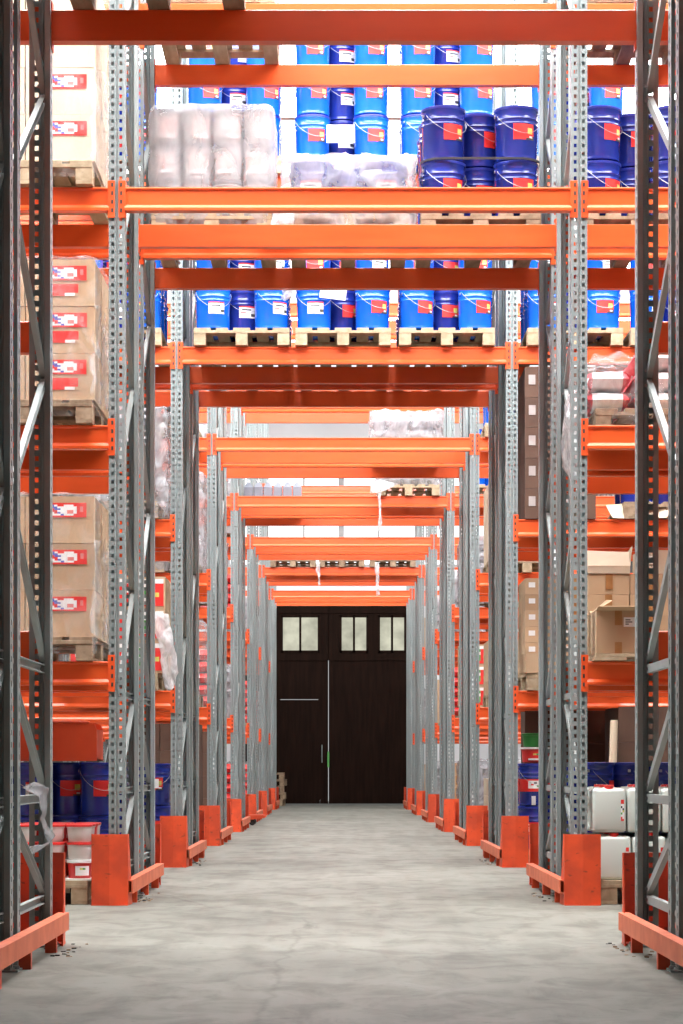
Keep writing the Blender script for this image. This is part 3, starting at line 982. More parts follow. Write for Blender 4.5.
def film(x0, x1, y0, y1, z0, z1, what, P, mat='film', seed=0, **kw):
    me = film_shell(x0, x1, y0, y1, z0, z1, mat, seed, **kw)
    o = obj('stretch_film', me)
    return tag(o, ulabel('clear stretch film wrapped around %s, %s' % (what, P)), 'plastic film', 'stretch film around the loads')

def crumple(name, pts, label, mat='film_scrap', seed=0, amp=.03, sub=7, th=.0015, group=None):
    """torn sheet of film between rows of points (grid of rows x cols), crumpled and given a thickness"""
    rows = len(pts); cols = len(pts[0])
    nr = (rows - 1) * sub + 1; nc = (cols - 1) * sub + 1
    v = []; f = []
    for i in range(nr):
        a = i / sub; i0 = min(int(a), rows - 2); fa = a - i0
        for j in range(nc):
            b_ = j / sub; j0 = min(int(b_), cols - 2); fb = b_ - j0
            p = (Vector(pts[i0][j0]) * (1 - fa) * (1 - fb) + Vector(pts[i0 + 1][j0]) * fa * (1 - fb)
                 + Vector(pts[i0][j0 + 1]) * (1 - fa) * fb + Vector(pts[i0 + 1][j0 + 1]) * fa * fb)
            q = p * 9 + Vector((seed, seed * 2, 0))
            p = p + Vector((mnoise.fractal(q, .8, 2, 3), mnoise.fractal(q + Vector((7, 3, 1)), .8, 2, 3), .6 * mnoise.fractal(q + Vector((1, 9, 4)), .8, 2, 3))) * amp
            v.append(p)
    for i in range(nr - 1):
        for j in range(nc - 1):
            f.append((i * nc + j, i * nc + j + 1, (i + 1) * nc + j + 1, (i + 1) * nc + j))
    me = solid(lambda: MB().add(v, f, mat, True).mesh(name), th)
    o = obj(name, me)
    return tag(o, ulabel(label), 'plastic film', group)

# --- sacks, buckets, tubs, cans
def sack_mesh(w, d, h, mat, seed, prt=None):
    bm = bmesh.new()
    nx, ny = 12, 14
    grid = {}
    for top in (0, 1):
        for i in range(nx + 1):
            for j in range(ny + 1):
                u = -1 + 2 * i / nx; t = -1 + 2 * j / ny
                e = (max(0, 1 - abs(u) ** 4) * max(0, 1 - abs(t) ** 4)) ** .5
                q = mnoise.noise(Vector((u * 1.7 + seed, t * 1.7, top * 3.0))) * .12
                z = h / 2 + (1 if top else -1) * (h / 2 - .002) * e * (1 - abs(q))
                if (i in (0, nx) or j in (0, ny)) and top:
                    grid[(1, i, j)] = grid[(0, i, j)]; continue
                grid[(top, i, j)] = bm.verts.new((u * (w / 2 - .008), t * (d / 2 - .012), z))
    for top in (0, 1):
        for i in range(nx):
            for j in range(ny):
                q = [grid[(top, i, j)], grid[(top, i + 1, j)], grid[(top, i + 1, j + 1)], grid[(top, i, j + 1)]]
                try: bm.faces.new(q if top else q[::-1])
                except ValueError: pass
    b = MB(); b.take(bm, mat, True)
    if prt:
        a = prt
        k = 0
        for fi, fc in enumerate(b.f):
            c = [sum(b.v[i][q] for i in fc) / len(fc) for q in range(3)]
            if abs(c[0]) < w * .28 and abs(c[1] + d * .30) < d * .22:
                b.mi[fi] = b.slot(a)
    return b.mesh('sack_body')

def sacks(x, yf, z, P, nlay, w=.40, d=.58, h=.15, mat='sack_white', prt=None, ncol=2, ndeep=1, word='white sack'):
    r = random.Random(sum(map(ord, P)) + 11)
    for L in range(nlay):
        for c in range(ncol):
            for q in range(ndeep):
                lab = ulabel('%s, %s layer %s %s, %s' % (word, (LAYN[nlay] if nlay <= 6 else None)[L], ORD[q], 'left' if c == 0 else 'right', P))
                o = obj('filled_sack', cached(('sk', w, d, h, mat, prt, L % 3), lambda: sack_mesh(w, d, h, mat, L % 3, prt)), None,
                        (x + (c - .5) * w * (1 if ncol == 2 else 0), yf + d / 2 + q * d + r.uniform(-.004, .004), z + .001 + L * h), (0, 0, r.uniform(-.012, .012)))
                tag(o, lab, 'sack', 'sacks, ' + P)
    return z + nlay * h

def tub(body_mat, lid_mat, r, h, loc, rz, label, group, lab='white_paper'):
    def mk():
        b = MB(); b.lathe([(r * .82, 0), (r * .86, .004), (r * .95, h * .80), (r * 1.0, h * .81), (r * 1.0, h * .87), (r * .96, h * .88)], body_mat, 28); return b.mesh('tub_body')
    def mkl():
        b = MB(); b.lathe([(r * .97, h * .86), (r * 1.03, h * .87), (r * 1.04, h * .97), (r * .98, h * .995), (r * .90, h * .97), (0, h * .97)], lid_mat, 28, cap1=False); return b.mesh('tub_lid')
    t = thing('plastic_tub', label, 'tub', loc, rz, group)
    obj('body', cached(('tb', body_mat, r, h), mk), t); obj('lid', cached(('tl', lid_mat, r, h), mkl), t)
    if lab:
        def mkp():
            c = {}
            if lab != 'pale_pink':
                for i in range(3, 7): c[(i, 3)] = 'print_green' if i > 4 else 'print_yellow'
            for i in range(10): c[(i, 0)] = 'white_paper'
            return patch(10, 5, -PI / 2 - .6, -PI / 2 + .6, h * .16, h * .70, r * .955, c, lab).mesh('tub_label')
        obj('product_label', cached(('tp2', lab, r, h), mkp), t)
    return t

def jerry_parts():
    w, d, h = .205, .26, .268
    bm = bmesh.new(); bmesh.ops.create_cube(bm, size=1)
    bmesh.ops.scale(bm, vec=(w, d, h), verts=bm.verts); bmesh.ops.translate(bm, vec=(0, 0, h / 2), verts=bm.verts)
    bmesh.ops.bevel(bm, geom=list(bm.edges), offset=.022, segments=4, profile=.5, affect='EDGES')
    b = MB(); b.take(bm, 'jerry', True)
    # raised shoulder, carrying handle and neck
    b.box(-.05, .05, -.11, .115, h - .012, h + .006, 'jerry', .008)
    b.tube([(0, -.03, h + .006), (0, -.02, h + .010), (0, .03, h + .013), (0, .08, h + .010), (0, .09, h + .006)], .010, 'jerry', 8)
    body = b.mesh('can_body')
    c = MB(); c.lathe([(.03, h - .012), (.03, h + .018), (.027, h + .021), (0, h + .021)], 'red_plastic', 20, 0, -.092, cap1=False)
    for k in range(12):
        a = 2 * PI * k / 12
        c.box(.027 * math.cos(a) - .002, .027 * math.cos(a) + .002, -.092 + .027 * math.sin(a) - .002, -.092 + .027 * math.sin(a) + .002, h - .004, h + .016, 'red_plastic')
    cap = c.mesh('can_cap')
    cells = {(0, 9): 'red', (1, 9): 'red', (0, 8): 'red', (1, 8): 'red', (0, 0): 'red', (1, 0): 'red', (0, 1): 'red', (1, 5): 'ink', (0, 3): 'print_green', (1, 4): 'print_yellow', (0, 6): 'ink'}
    l = flat_label(w * .34, w * .43, .07, .20, -d / 2 - .0005, cells, 'white_paper', 2, 10)
    return body, cap, l

def jerrycan(loc, label, group):
    body, cap, l = cached('jerry', jerry_parts)
    t = thing('jerrycan', label, 'jerrycan', loc, 0, group)
    obj('body', body, t); obj('cap', cap, t, label='red screw cap'); obj('label_strip', l, t)
    return t

def bucket_bundle(x, yf, z, P, nx=4, ny=3, nz=3, r=.1, h=.235):
    r_ = random.Random(5)
    for L in range(nz):
        for i in range(nx):
            for q in range(ny):
                lab = ulabel('white bucket under film, %s layer %s %s, %s' % (LAYN[nz][L], ORD[q], ['leftmost', 'second', 'third', 'rightmost'][i], P))
                tub('bucket_white', 'bucket_lid', r, h, (x + (i - (nx - 1) / 2) * 2 * r * 1.02, yf + r + .01 + q * 2 * r * 1.02, z + L * h), r_.uniform(-.5, .5), lab, 'white buckets, ' + P, 'pale_pink')
    return z + nz * h

# ------------------------------------------------------------------ places
def PX(s): return s * 1.965                 # first pallet position in a side bay
def sidep(s, k, lv, back=False):
    return '%s of aisle, %s rack%s %s' % ('left' if s < 0 else 'right', RACK[k], ' back' if back else '', LEVN[lv])
def overp(pos, k, lv, back=False):
    return '%s position above aisle, %s rack %s' % (pos, RACK[k], LEVN[lv]) if False else '%s pallet over aisle, %s rack %s' % (pos, RACK[k], LEVN[lv])
def yfr(k): return ROWY[k] - .08            # front edge of a front-half pallet
def ybk(k): return ROWY[k] + HALF - .06     # front edge of a back-half pallet
CX = {'left': -.86, 'middle': 0.0, 'right': .86}

# ===== nearest rack: wrapped loads on the high shelf, only the back left one shows; front ones are added unseen to block light
for i, pos in enumerate(('left', 'middle', 'right')):
    for back in (0, 1):
        if back and i: continue
        P = ('back ' if back else 'front ') + overp(pos, 0, 3)
        yy = ROWY[0] + (1.13 if back else -.08)
        z = pallet(CX[pos] + RX[0], yy, LEV[3] - .012, P, 'wrapped sacks', i == 0)
        zt = sacks(CX[pos] + RX[0], yy + .01, z, P, 6, d=1.16)
        film(CX[pos] - .42, CX[pos] + .41, yy - .01, yy + 1.2, z - .01, zt + .02, 'white sacks', P, 'film_milky', 200 + i + 5 * back, res=.06)
# ===== second rack (B) over the aisle
P = overp('left', 1, 3)
z = pallet(-.89, ybk(1), LEV[3], P, 'wrapped buckets', False)
zt = bucket_bundle(-.89, ybk(1) + .02, z, P)
film(-.89 - .425, -.89 + .425, ybk(1) - .005, ybk(1) + .70, z - .09, zt + .005, 'stacked white buckets', P, 'film_thin', 3, lobes=(4, 3), amp=.004)

P = overp('middle', 1, 3)
z = pallet(.02, ybk(1), LEV[3], P, 'a low wrapped load', False)
for q in range(3):
    for xx in ((-.245, .245) if q % 2 == 0 else (0,)):
        one_pail('navy', 'white', (.02 + xx, ybk(1) + .19 + q * .19, z), .2 * xx,
                 ulabel('navy pail under milky film, %s %s, %s' % (ORD[q], 'left' if xx < 0 else 'right' if xx > 0 else '', P)), 'blue pails, ' + P)
film(.02 - .45, .02 + .45, ybk(1) - .03, ybk(1) + .78, z - .09, z + .375, 'low pails', P, 'film_thin', 8, amp=.03)
crumple('torn_film', [[(-.46, ybk(1) + .0, LEV[3] + .30), (-.40, ybk(1) - .04, LEV[3] + .33), (-.36, ybk(1) + .02, LEV[3] + .3)],
                      [(-.50, ybk(1) - .02, LEV[3] + .05), (-.42, ybk(1) - .06, LEV[3] + .08), (-.34, ybk(1) - .02, LEV[3] + .05)],
                      [(-.46, ybk(1) - .02, LEV[3] - .06), (-.42, ybk(1) - .05, LEV[3] - .02), (-.38, ybk(1) - .03, LEV[3] - .05)]],
        'torn film flap between the two wrapped loads, second rack high shelf', seed=3)

P = overp('right', 1, 3)
zt = pails(.90, ybk(1), LEV[3], P, 2, 5, 'navy', ('red', 'red', 'red'), rot=.5)
b = MB()
def strap_ring(x0, x1, y0, y1, z):
    b = MB(); pts = []
    for (ax, ay, a0) in ((x1 - .15, y1 - .15, 0), (x0 + .15, y1 - .15, PI / 2), (x0 + .15, y0 + .15, PI), (x1 - .15, y0 + .15, PI * 1.5)):
        for i in range(7):
            a = a0 + PI / 2 * i / 6; pts.append((ax + .157 * math.cos(a), ay + .157 * math.sin(a)))
    n = len(pts); v = []; f = []
    for zz in (z - .008, z + .008):
        v += [(p[0], p[1], zz) for p in pts]
    for i in range(n): f.append((i, (i + 1) % n, n + (i + 1) % n, n + i))
    return solid(lambda: b.add(v, f, 'strap').mesh('strapping'), .003)
o = obj('strapping_band', strap_ring(.90 - .395, .90 + .395, ybk(1) + .012, ybk(1) + 1.10, LEV[3] + .144 + PH + .0))
tag(o, ulabel('black strapping band around the navy pails, ' + P), 'strap')

# top shelf of the second rack, back half
for pos, xx in (('left', -.87),):
    P = overp(pos, 1, 4)
    z = pallet(xx, ybk(1), LEV[4], P, 'wrapped sacks', False)
    zt = sacks(xx, ybk(1) + .01, z, P, 3)
    film(xx - .42, xx + .42, ybk(1) - .02, ybk(1) + 1.2, z - .02, zt + .01, 'white sacks', P, 'film_milky', 21)
for s in (-1, 1):
    P = sidep(s, 1, 4, True)
    z = pallet(PX(s), ybk(1), LEV[4], P, 'wrapped sacks', s > 0)
    zt = sacks(PX(s), ybk(1) + .01, z, P, 3)
    film(PX(s) - .42, PX(s) + .42, ybk(1) - .02, ybk(1) + 1.2, z - .02, zt + .01, 'white sacks', P, 'film_milky', 25 + s)

# ===== second rack, left bay: product cartons on three levels
BD = (.425, .39, .285)
for lv, seed in ((3, 1), (2, 2), (1, 3)):
    P = sidep(-1, 1, lv)
    x0 = -1.525
    z = pallet(-1.94, yfr(1), LEV[lv], P, 'product cartons', lv != 3)
    kinds = ('product', 'lower') if lv == 2 else ('product',)
    dims = (.425, .39, .285)
    zt = cartons(x0, -1, yfr(1) + .03, z, P, 2, 4 if lv == 3 else 3, 3, dims, 'card' if lv != 3 else 'card_pale', kinds, 'with red label')  # high-shelf cartons get paler board, painting in the strong light up there
    film(-2.40, -1.505, yfr(1) + .005, yfr(1) + 1.22, z - .10, zt + .004, 'red-labelled cartons', P, 'film', 30 + seed, amp=.010)
    # loose flap of film on the aisle side
    crumple('torn_film', [[(-1.52, yfr(1) + .0, z + .58), (-1.50, yfr(1) + .3, z + .62), (-1.49, yfr(1) + .7, z + .55)],
                          [(-1.54, yfr(1) - .02, z + .28), (-1.485, yfr(1) + .2, z + .3), (-1.48, yfr(1) + .6, z + .25)],
                          [(-1.55, yfr(1) - .03, z + .02), (-1.48, yfr(1) + .15, z - .02), (-1.49, yfr(1) + .5, z - .02)]],
            'loose crumpled film on the carton corner, ' + P, 'film', seed + 40, amp=.03)

# floor, left: tubs in front, pails behind with an orange bin
P = sidep(-1, 1, 0)
z = pallet(-1.97, yfr(1) + .02, 0, P, 'plastic tubs', False)
m = MB(); m.box(-2.36, -1.54, yfr(1) + .03, yfr(1) + 1.1, z, z + .012, 'white_plastic', .002)
tag(obj('slip_sheet', m.mesh('slip_sheet')), ulabel('white slip sheet under the plastic tubs, ' + P), 'sheet')
z += .012
TR, TH = .079, .110
r = random.Random(2)
TC = ['aisle-side', 'second from aisle', 'third from aisle', 'outer']
for L in range(3):
    for c in range(4):
        for q in range(4):
            red = (L == 0) or (q > 0 and r.random() < .3)
            tub('red_plastic' if red else 'pink_plastic' if (c + q) % 2 else 'white_plastic', 'white_plastic' if L == 0 else 'red_plastic', TR, TH - .002,
                (-1.63 - c * .168 + r.uniform(-.001, .001), yfr(1) + .12 + q * .168, z + L * TH), r.uniform(-.4, .4),
                ulabel('small %s tub, %s layer %s %s, %s' % ('red' if red else 'whitish', LAYN[3][L], ORD[q], TC[c], P)), 'small tubs, ' + P, 'white_paper' if red else None)
P = sidep(-1, 1, 0, True)
zt = pails(-1.88, ybk(1), 0, P, 2, 4, 'navy', ('white', 'red', 'red', 'red', 'red', 'red'), rot=.3)
def bin_mesh():
    b = MB(); W = .62; D = .42; Hh = .26
    prof = [(-W / 2, 0), (W / 2, 0), (W / 2, Hh - .05), (W / 2 - .015, Hh - .015), (W / 2 - .05, Hh), (-W / 2 + .05, Hh), (-W / 2 + .015, Hh - .015), (-W / 2, Hh - .05)]
    b.prism(prof, 'y', -D / 2, -D / 2 + .012, 'bin_red')
    b.prism(prof, 'y', D / 2 - .012, D / 2, 'bin_red')
    for s in (-1, 1):
        b.box(s * (W / 2 - .006) - .006, s * (W / 2 - .006) + .006, -D / 2 + .012, D / 2 - .012, 0, Hh - .05, 'bin_red')
    b.box(-W / 2, W / 2, -D / 2 + .012, D / 2 - .012, 0, .012, 'bin_red')
    b.tube([(-W / 2 + .05, -D / 2, Hh), (W / 2 - .05, -D / 2, Hh)], .008, 'bin_red', 8)
    return b.mesh('steel_bin')
o = obj('steel_bin', bin_mesh(), None, (-1.97, ybk(1) + .29, zt + .001))
tag(o, ulabel('orange-red steel bin standing on the navy pails, ' + P), 'bin')

# ===== second rack, right bay
P = sidep(1, 1, 3, True)
pails(PX(1) - .02, ybk(1), LEV[3], P, 2, 4, 'navy', ('red',), rot=.5)
P = sidep(1, 1, 2)
z = pallet(1.95, yfr(1) + .35, LEV[2], P, 'red sacks', True)
z0 = LEV[2] + .144
for L in range(3):
    for c in range(3):
        for q in range(2):
            if L == 2 and c == 0: continue
            sx = 1.64 + c * .3
            o = obj('filled_sack', cached(('sk', .3, .5, .13, 'sack_red', 'white_paper', (L + c) % 3), lambda: sack_mesh(.3, .5, .13, 'sack_red', (L + c) % 3, 'white_paper')),
                    None, (sx, yfr(1) + .65 + q * .5, z0 + .002 + L * .13), (0, 0, (c - 1) * .015))
            tag(o, ulabel('red sack, %s layer %s %s, %s' % (LAYN[3][L], ORD[q], ['aisle-side', 'middle', 'outer'][c], P)), 'sack', 'red sacks, ' + P)
film(1.53, 2.42, yfr(1) + .36, yfr(1) + 1.42, LEV[2] + .05, z0 + .33, 'red sacks', P, 'film', 55, amp=.05)
crumple('torn_film', [[(1.50, yfr(1) + .4, LEV[2] + .34), (1.46, yfr(1) + .5, LEV[2] + .36), (1.44, yfr(1) + .8, LEV[2] + .3)],
                      [(1.48, yfr(1) + .3, LEV[2] + .05), (1.40, yfr(1) + .5, LEV[2] + .1), (1.38, yfr(1) + .8, LEV[2] + .05)],
                      [(1.49, yfr(1) + .3, LEV[2] - .25), (1.43, yfr(1) + .5, LEV[2] - .32), (1.40, yfr(1) + .8, LEV[2] - .2)]],
        'milky film hanging beside the red sacks, ' + P, seed=17)

P = sidep(1, 1, 1)
m = MB()
for i in range(4): m.box(-.43, .43, -.02 + i * .28, .2 + i * .28, .022, .042, 'pallet_new', .002)
for xx in (-.34, .0, .36): m.box(xx - .1, xx + .1, -.02, 1.06, 0, .022, 'pallet_new', .002)
t = obj('plank_tray', m.mesh('plank_tray'), None, (1.94, yfr(1) + .0, LEV[1] + .0015))
tag(t, ulabel('low tray of pale planks under cartons, ' + P), 'pallet')
z = LEV[1] + .0445
cartons(1.505, 1, yfr(1) + .36, z, P, 3, 4, 2, (.262, .35, .128), 'card', ('tape',), 'with brown tape')
# taller carton with raised flaps on top of the back row is part of the topmost open carton
def open_carton(w, d, h, mat):
    b = MB(); t = .004
    b.box(-w / 2, w / 2, -d / 2, -d / 2 + t, 0, h, mat); b.box(-w / 2, w / 2, d / 2 - t, d / 2, 0, h, mat)
    b.box(-w / 2, -w / 2 + t, -d / 2 + t, d / 2 - t, 0, h, mat); b.box(w / 2 - t, w / 2, -d / 2 + t, d / 2 - t, 0, h, mat)
    b.box(-w / 2, w / 2, -d / 2, d / 2, 0, t, mat)
    return b.mesh('carton_body')
def flap(pts, mat, th=.004):
    return solid(lambda: MB().add(pts, [(0, 1, 2, 3)], mat).mesh('flap'), th)
t = thing('open_carton', ulabel('open brown carton with raised flaps in front, ' + P), 'carton', (1.652, yfr(1) + .17, z), 0)
w, d, h = .268, .32, .262
obj('body', open_carton(w, d, h, 'card'), t)
obj('flap', flap([(-w / 2, -d / 2, h), (w / 2, -d / 2, h), (w / 2 + .02, -d / 2 - .10, h + .018), (-w / 2 - .0, -d / 2 - .10, h + .018)], 'card'), t)
obj('flap', flap([(-w / 2, -d / 2, h), (-w / 2, d / 2, h), (-w / 2 + .10, d / 2, h + .085), (-w / 2 + .10, -d / 2, h + .06)], 'card'), t)
obj('flap', flap([(w / 2, -d / 2, h), (w / 2, d / 2, h), (w / 2 + .035, d / 2 - .03, h + .12), (w / 2 + .035, -d / 2 + .02, h + .05)], 'card'), t)
obj('flap', flap([(-w / 2, d / 2, h), (w / 2, d / 2, h), (w / 2, d / 2 + .1, h + .05), (-w / 2, d / 2 + .1, h + .05)], 'card'), t)
obj('address_label', flat_label(w * .12, w * .43, h * .62, h * .84, -d / 2 - .0005, {(1, 6): 'ink', (2, 6): 'ink', (3, 6): 'ink', (1, 4): 'ink', (2, 4): 'ink', (3, 4): 'ink', (4, 4): 'ink', (1, 2): 'ink', (2, 2): 'ink'}, 'white_paper', 8, 9), t, label='white printed address label')
m = MB(); m.box(-.022, .022, -d / 2 - .001, -d / 2, .0, .07, 'tape'); m.box(-.022, .022, -d / 2 - .001, -d / 2, h - .09, h, 'tape')
obj('packing_tape', m.mesh('packing_tape'), t)
# flaps standing above the taped rows
zt = z + 4 * .128
t = thing('open_carton', ulabel('low open carton topping taped cartons, ' + P), 'carton', (1.636, yfr(1) + .53, zt), 0)
obj('body', open_carton(.262, .34, .05, 'card_pale'), t)
obj('flap', flap([(-.131, -.17, .05), (.131, -.17, .05), (.131, -.12, .14), (-.131, -.12, .15)], 'card_pale'), t)
obj('flap', flap([(.131, -.17, .05), (.131, .1, .05), (.15, .1, .16), (.15, -.13, .18)], 'card_pale'), t)
obj('flap', flap([(-.131, .17, .05), (.131, .17, .05), (.131, .20, .12), (-.131, .20, .12)], 'card_pale'), t)
one_carton('card_pale', (.26, .34, .15), (1.96, yfr(1) + .53, zt), ulabel('pale carton on the second column of taped cartons, ' + P), None, ('small',), 4, .05)
# torn cardboard on the right end
t = obj('cardboard_scrap', flap([(2.14, yfr(1) + .1, z), (2.34, yfr(1) + .06, z), (2.36, yfr(1) + .2, z + .14), (2.16, yfr(1) + .24, z + .09)], 'card_pale', .006))
tag(t, ulabel('torn piece of cardboard leaning by the cartons, ' + P), 'cardboard')

P = sidep(1, 1, 0)
z = pallet(1.95, yfr(1) + .04, 0, P, 'jerrycans', False)
JC = ['aisle-side', 'second from aisle', 'third from aisle', 'outer']
for L in range(2):
    for c in range(4):
        for q in range(3):
            jerrycan((1.605 + c * .212 + (.03 if L == 0 else 0), yfr(1) + .20 + q * .27, z + L * .291),
                     ulabel('white jerrycan with red cap, %s %s %s, %s' % (LAYN[2][L], ORD[q], JC[c], P)), 'white jerrycans, ' + P)
    if L == 0:
        m = MB(); m.box(1.50, 2.40, yfr(1) + .06, yfr(1) + .9, z + .278, z + .2825, 'card_pale')
        # layer board rests on handles and caps of the lower cans
m = MB(); m.box(-.05, .05, -.06, .06, 0, .13, 'pallet_new', .006)
P = sidep(1, 1, 0, True)
pails(1.90, ybk(1), 0, P, 2, 4, 'navy', ('red', 'red', 'red'), rot=1.4)

# ===== third rack (C)
for pos, lk in (('left', ('white', 'white', 'white')), ('middle', ('white', 'red', 'red')), ('right', ('red', 'red', 'red'))):
    P = overp(pos, 2, 3)
    pails(CX[pos] if pos != 'middle' else -.01, yfr(2), LEV[3], P, 2, 5, 'mix', lk, rot=.35, old=False)
for pos in ('left', 'middle', 'right'):
    P = overp(pos, 2, 4)
    pails({'left': -.93, 'middle': -.02, 'right': .87}[pos], yfr(2), LEV[4], P, 3, 4, 'mix', ('red', 'red', 'white'), rot=.45 if pos != 'middle' else .3, old=False)
m = MB(); m.box(-.118, .118, -.002, .002, 0, .15, 'white_paper')
o = obj('paper_sheet', m.mesh('paper_sheet'), None, (-.03, yfr(2) + .005, LEV[4] + .255))
tag(o, 'blank white paper sheet hung between the bright blue pails of the top shelf', 'paper')
m = MB(); m.box(-.11, .11, -.002, .002, 0, .12, 'white_paper')
o = obj('paper_sheet', m.mesh('paper_sheet'), None, (-.10, yfr(2) + .012, LEV[3] + .144 + PH - .12), (0, .12, 0))
tag(o, 'blank white paper sheet stuck on the middle pails over aisle, third rack', 'paper')
# back half stacks keep the beams behind in shade
for pos in ('left', 'middle', 'right'):
    P = 'back ' + overp(pos, 2, 3)
    pails(CX[pos], ybk(2), LEV[3], P, 1, 2, 'navy', ('red',), rot=.4, old=True)
crumple('torn_film', [[(-.46, ROWY[1] + 2.36, LEV[3] - .12), (-.41, ROWY[1] + 2.36, LEV[3] - .10), (-.37, ROWY[1] + 2.37, LEV[3] - .12)],
                      [(-.46, ROWY[1] + 2.38, LEV[3] - .19), (-.41, ROWY[1] + 2.40, LEV[3] - .2), (-.38, ROWY[1] + 2.38, LEV[3] - .19)]],
        'knot of white film snagged under the second rack beam above aisle', seed=23, amp=.04)
for s in (-1, 1):
    P = sidep(s, 2, 3)
    pails(PX(s) - s * .03, yfr(2), LEV[3], P, 2, 5, 'mix', ('white', 'red', 'white'), rot=.3 * s, old=False)
    P = sidep(s, 2, 4)
    pails(PX(s), yfr(2), LEV[4], P, 2, 2, 'mix', ('red',), rot=.4, old=True)
    P = 'second pallet ' + sidep(s, 2, 3)
    pails(s * 2.80, yfr(2), LEV[3], P, 2, 2, 'mix', ('white', 'red'), rot=.4, old=False)

# left bay of the third rack
P = sidep(-1, 2, 2)
z = pallet(PX(-1), yfr(2), LEV[2], P, 'wrapped sacks', False)
zt = sacks(PX(-1), yfr(2) + .02, z, P, 5)
film(-2.36, -1.485, yfr(2) - .01, yfr(2) + 1.22, z - .14, zt + .03, 'white sacks', P, 'film_milky', 61, amp=.03)
P = 'second pallet ' + sidep(-1, 2, 2)
z = pallet(-2.82, yfr(2), LEV[2], P, 'wrapped sacks', False)
zt = sacks(-2.82, yfr(2) + .02, z, P, 2)
P = sidep(-1, 2, 1)
z = pallet(PX(-1), yfr(2), LEV[1], P, 'red boxes', False)
for L in range(3):
    for c in range(2):
        for q in range(2):
            one_carton('card', (.40, .5, .27), (-1.70 - c * .41, yfr(2) + .28 + q * .5, z + L * .27),
                       ulabel('red printed carton, %s %s %s, %s' % (LAYN[3][L], ORD[q], ['aisle-side', 'outer'][c], P)), 'cartons, ' + P, ('redbox',) if q == 0 else (), L)
crumple('torn_film', [[(-1.64, yfr(2) - .02, z + .50), (-1.56, yfr(2) - .04, z + .50), (-1.47, yfr(2) - .1, z + .49)],
                      [(-1.54, yfr(2) - .08, z + .25), (-1.49, yfr(2) - .14, z + .27), (-1.42, yfr(2) - .16, z + .26)],
                      [(-1.52, yfr(2) - .08, z + .0), (-1.45, yfr(2) - .14, z + .02), (-1.37, yfr(2) - .14, z + .0)],
                      [(-1.50, yfr(2) - .06, z - .13), (-1.45, yfr(2) - .12, z - .15), (-1.41, yfr(2) - .12, z - .12)]],
        'white film sheet hanging over the red cartons, ' + P, seed=29, amp=.02)
P = sidep(-1, 2, 0)
pails(-1.87, yfr(2) + .25, 0, P, 2, 4, 'navy', ('red',), rot=.2)
def tyre():
    b = MB(); v = []; f = []
    n, k = 36, 12
    for i in range(n):
        a = 2 * PI * i / n
        for j in range(k):
            t = 2 * PI * j / k
            rr = .15 + .055 * math.cos(t) * (1.0 if math.cos(t) < .6 else .92)
            v.append((rr * math.cos(a), .075 * math.sin(t), rr * math.sin(a) + .205))
    for i in range(n):
        for j in range(k):
            f.append((i * k + j, ((i + 1) % n) * k + j, ((i + 1) % n) * k + (j + 1) % k, i * k + (j + 1) % k))
    b.add(v, f, 'rubber', True)
    return b.mesh('tyre_body')
t = thing('rubber_wheel', ulabel('black rubber wheel standing behind the left guard of the third rack'), 'wheel', (-1.765, yfr(2) + .0, 0), .35)
obj('tyre', tyre(), t)
m = MB(); 
hub = MB(); hub.lathe([(.1, -.03), (.1, .03), (.04, .035), (.0, .035)], 'galv', 20, cap1=False)
obj('hub', hub.mesh('wheel_hub'), t, (0, 0, .205), (PI / 2, 0, 0))

# right bay of the third rack
P = sidep(1, 2, 2)
cartons(1.515, 1, yfr(2) + .05, LEV[2] + .002, P, 2, 5, 2, (.30, .42, .255), 'card_dark', ('small',), 'with white label')  # dark board and greyed labels paint in the shade on this shelf
P = 'second pallet ' + sidep(1, 2, 2)
z = pallet(2.75, yfr(2) + .05, LEV[2], P, 'pails', True)
pails(2.72, yfr(2) + .05, z, P, 1, 3, 'navy', ('red',), rot=.2, pal=False)
for i, (xx, yy, rz, tilt) in enumerate(((2.36, -.10, .5, .5), (2.58, -.12, -.4, .3), (2.9, -.1, .2, .4))):
    o = obj('cardboard_scrap', flap([(-.13, 0, 0), (.13, 0, 0), (.15, .12, .10 + .1 * tilt), (-.10, .14, .06 + .12 * tilt)], 'card_pale', .006), None, (xx, yfr(2) + .06 + yy + .1, LEV[2] + .004), (0, 0, rz))
    tag(o, ulabel('torn cardboard scrap, %s of three before pails, %s' % (['left', 'middle', 'right'][i], P.replace('second pallet ', ''))), 'cardboard')
P = sidep(1, 2, 1)
z = pallet(1.93, yfr(2) + .02, LEV[1], P, 'cartons', False)
one_carton('card', (.32, .28, .165), (1.66, yfr(2) + .16, z), ulabel('pale brown carton at the front of the stack, ' + P), None, ('tape',), 1, .12)
cartons(1.540, 1, yfr(2) + .34, z, P, 3, 6, 2, (.29, .38, .137), 'card', ('small', 'tape'), 'with white label')
P = sidep(1, 2, 0)
zt = pails(1.87, yfr(2) + .14, 0, P, 2, 4, 'navy', ('band',), rot=0)
tub('red_plastic', 'white_plastic', .125, .13, (1.625, yfr(2) + .31, zt), 0, ulabel('red tub with white lid on the navy pails, ' + P), None, 'red')
tub('green_plastic', 'green_plastic', .115, .12, (1.625, yfr(2) + .31, zt + .13), 0, ulabel('green tub on top of the red tub, ' + P), None, None)
P = 'second pallet ' + sidep(1, 2, 0)
z = pallet(2.72, yfr(2) + .02, 0, P, 'dark cartons', True)
cartons(2.30, 1, yfr(2) + .05, z, P, 2, 4, 2, (.42, .5, .30), 'card_dark', (), '')
P = sidep(1, 2, 0, True)
z = pallet(2.02, ybk(2), 0, P, 'dark cartons', True)
cartons(1.62, 1, ybk(2) + .03, z, P, 2, 4, 1, (.40, .5, .30), 'card_dark', (), '')
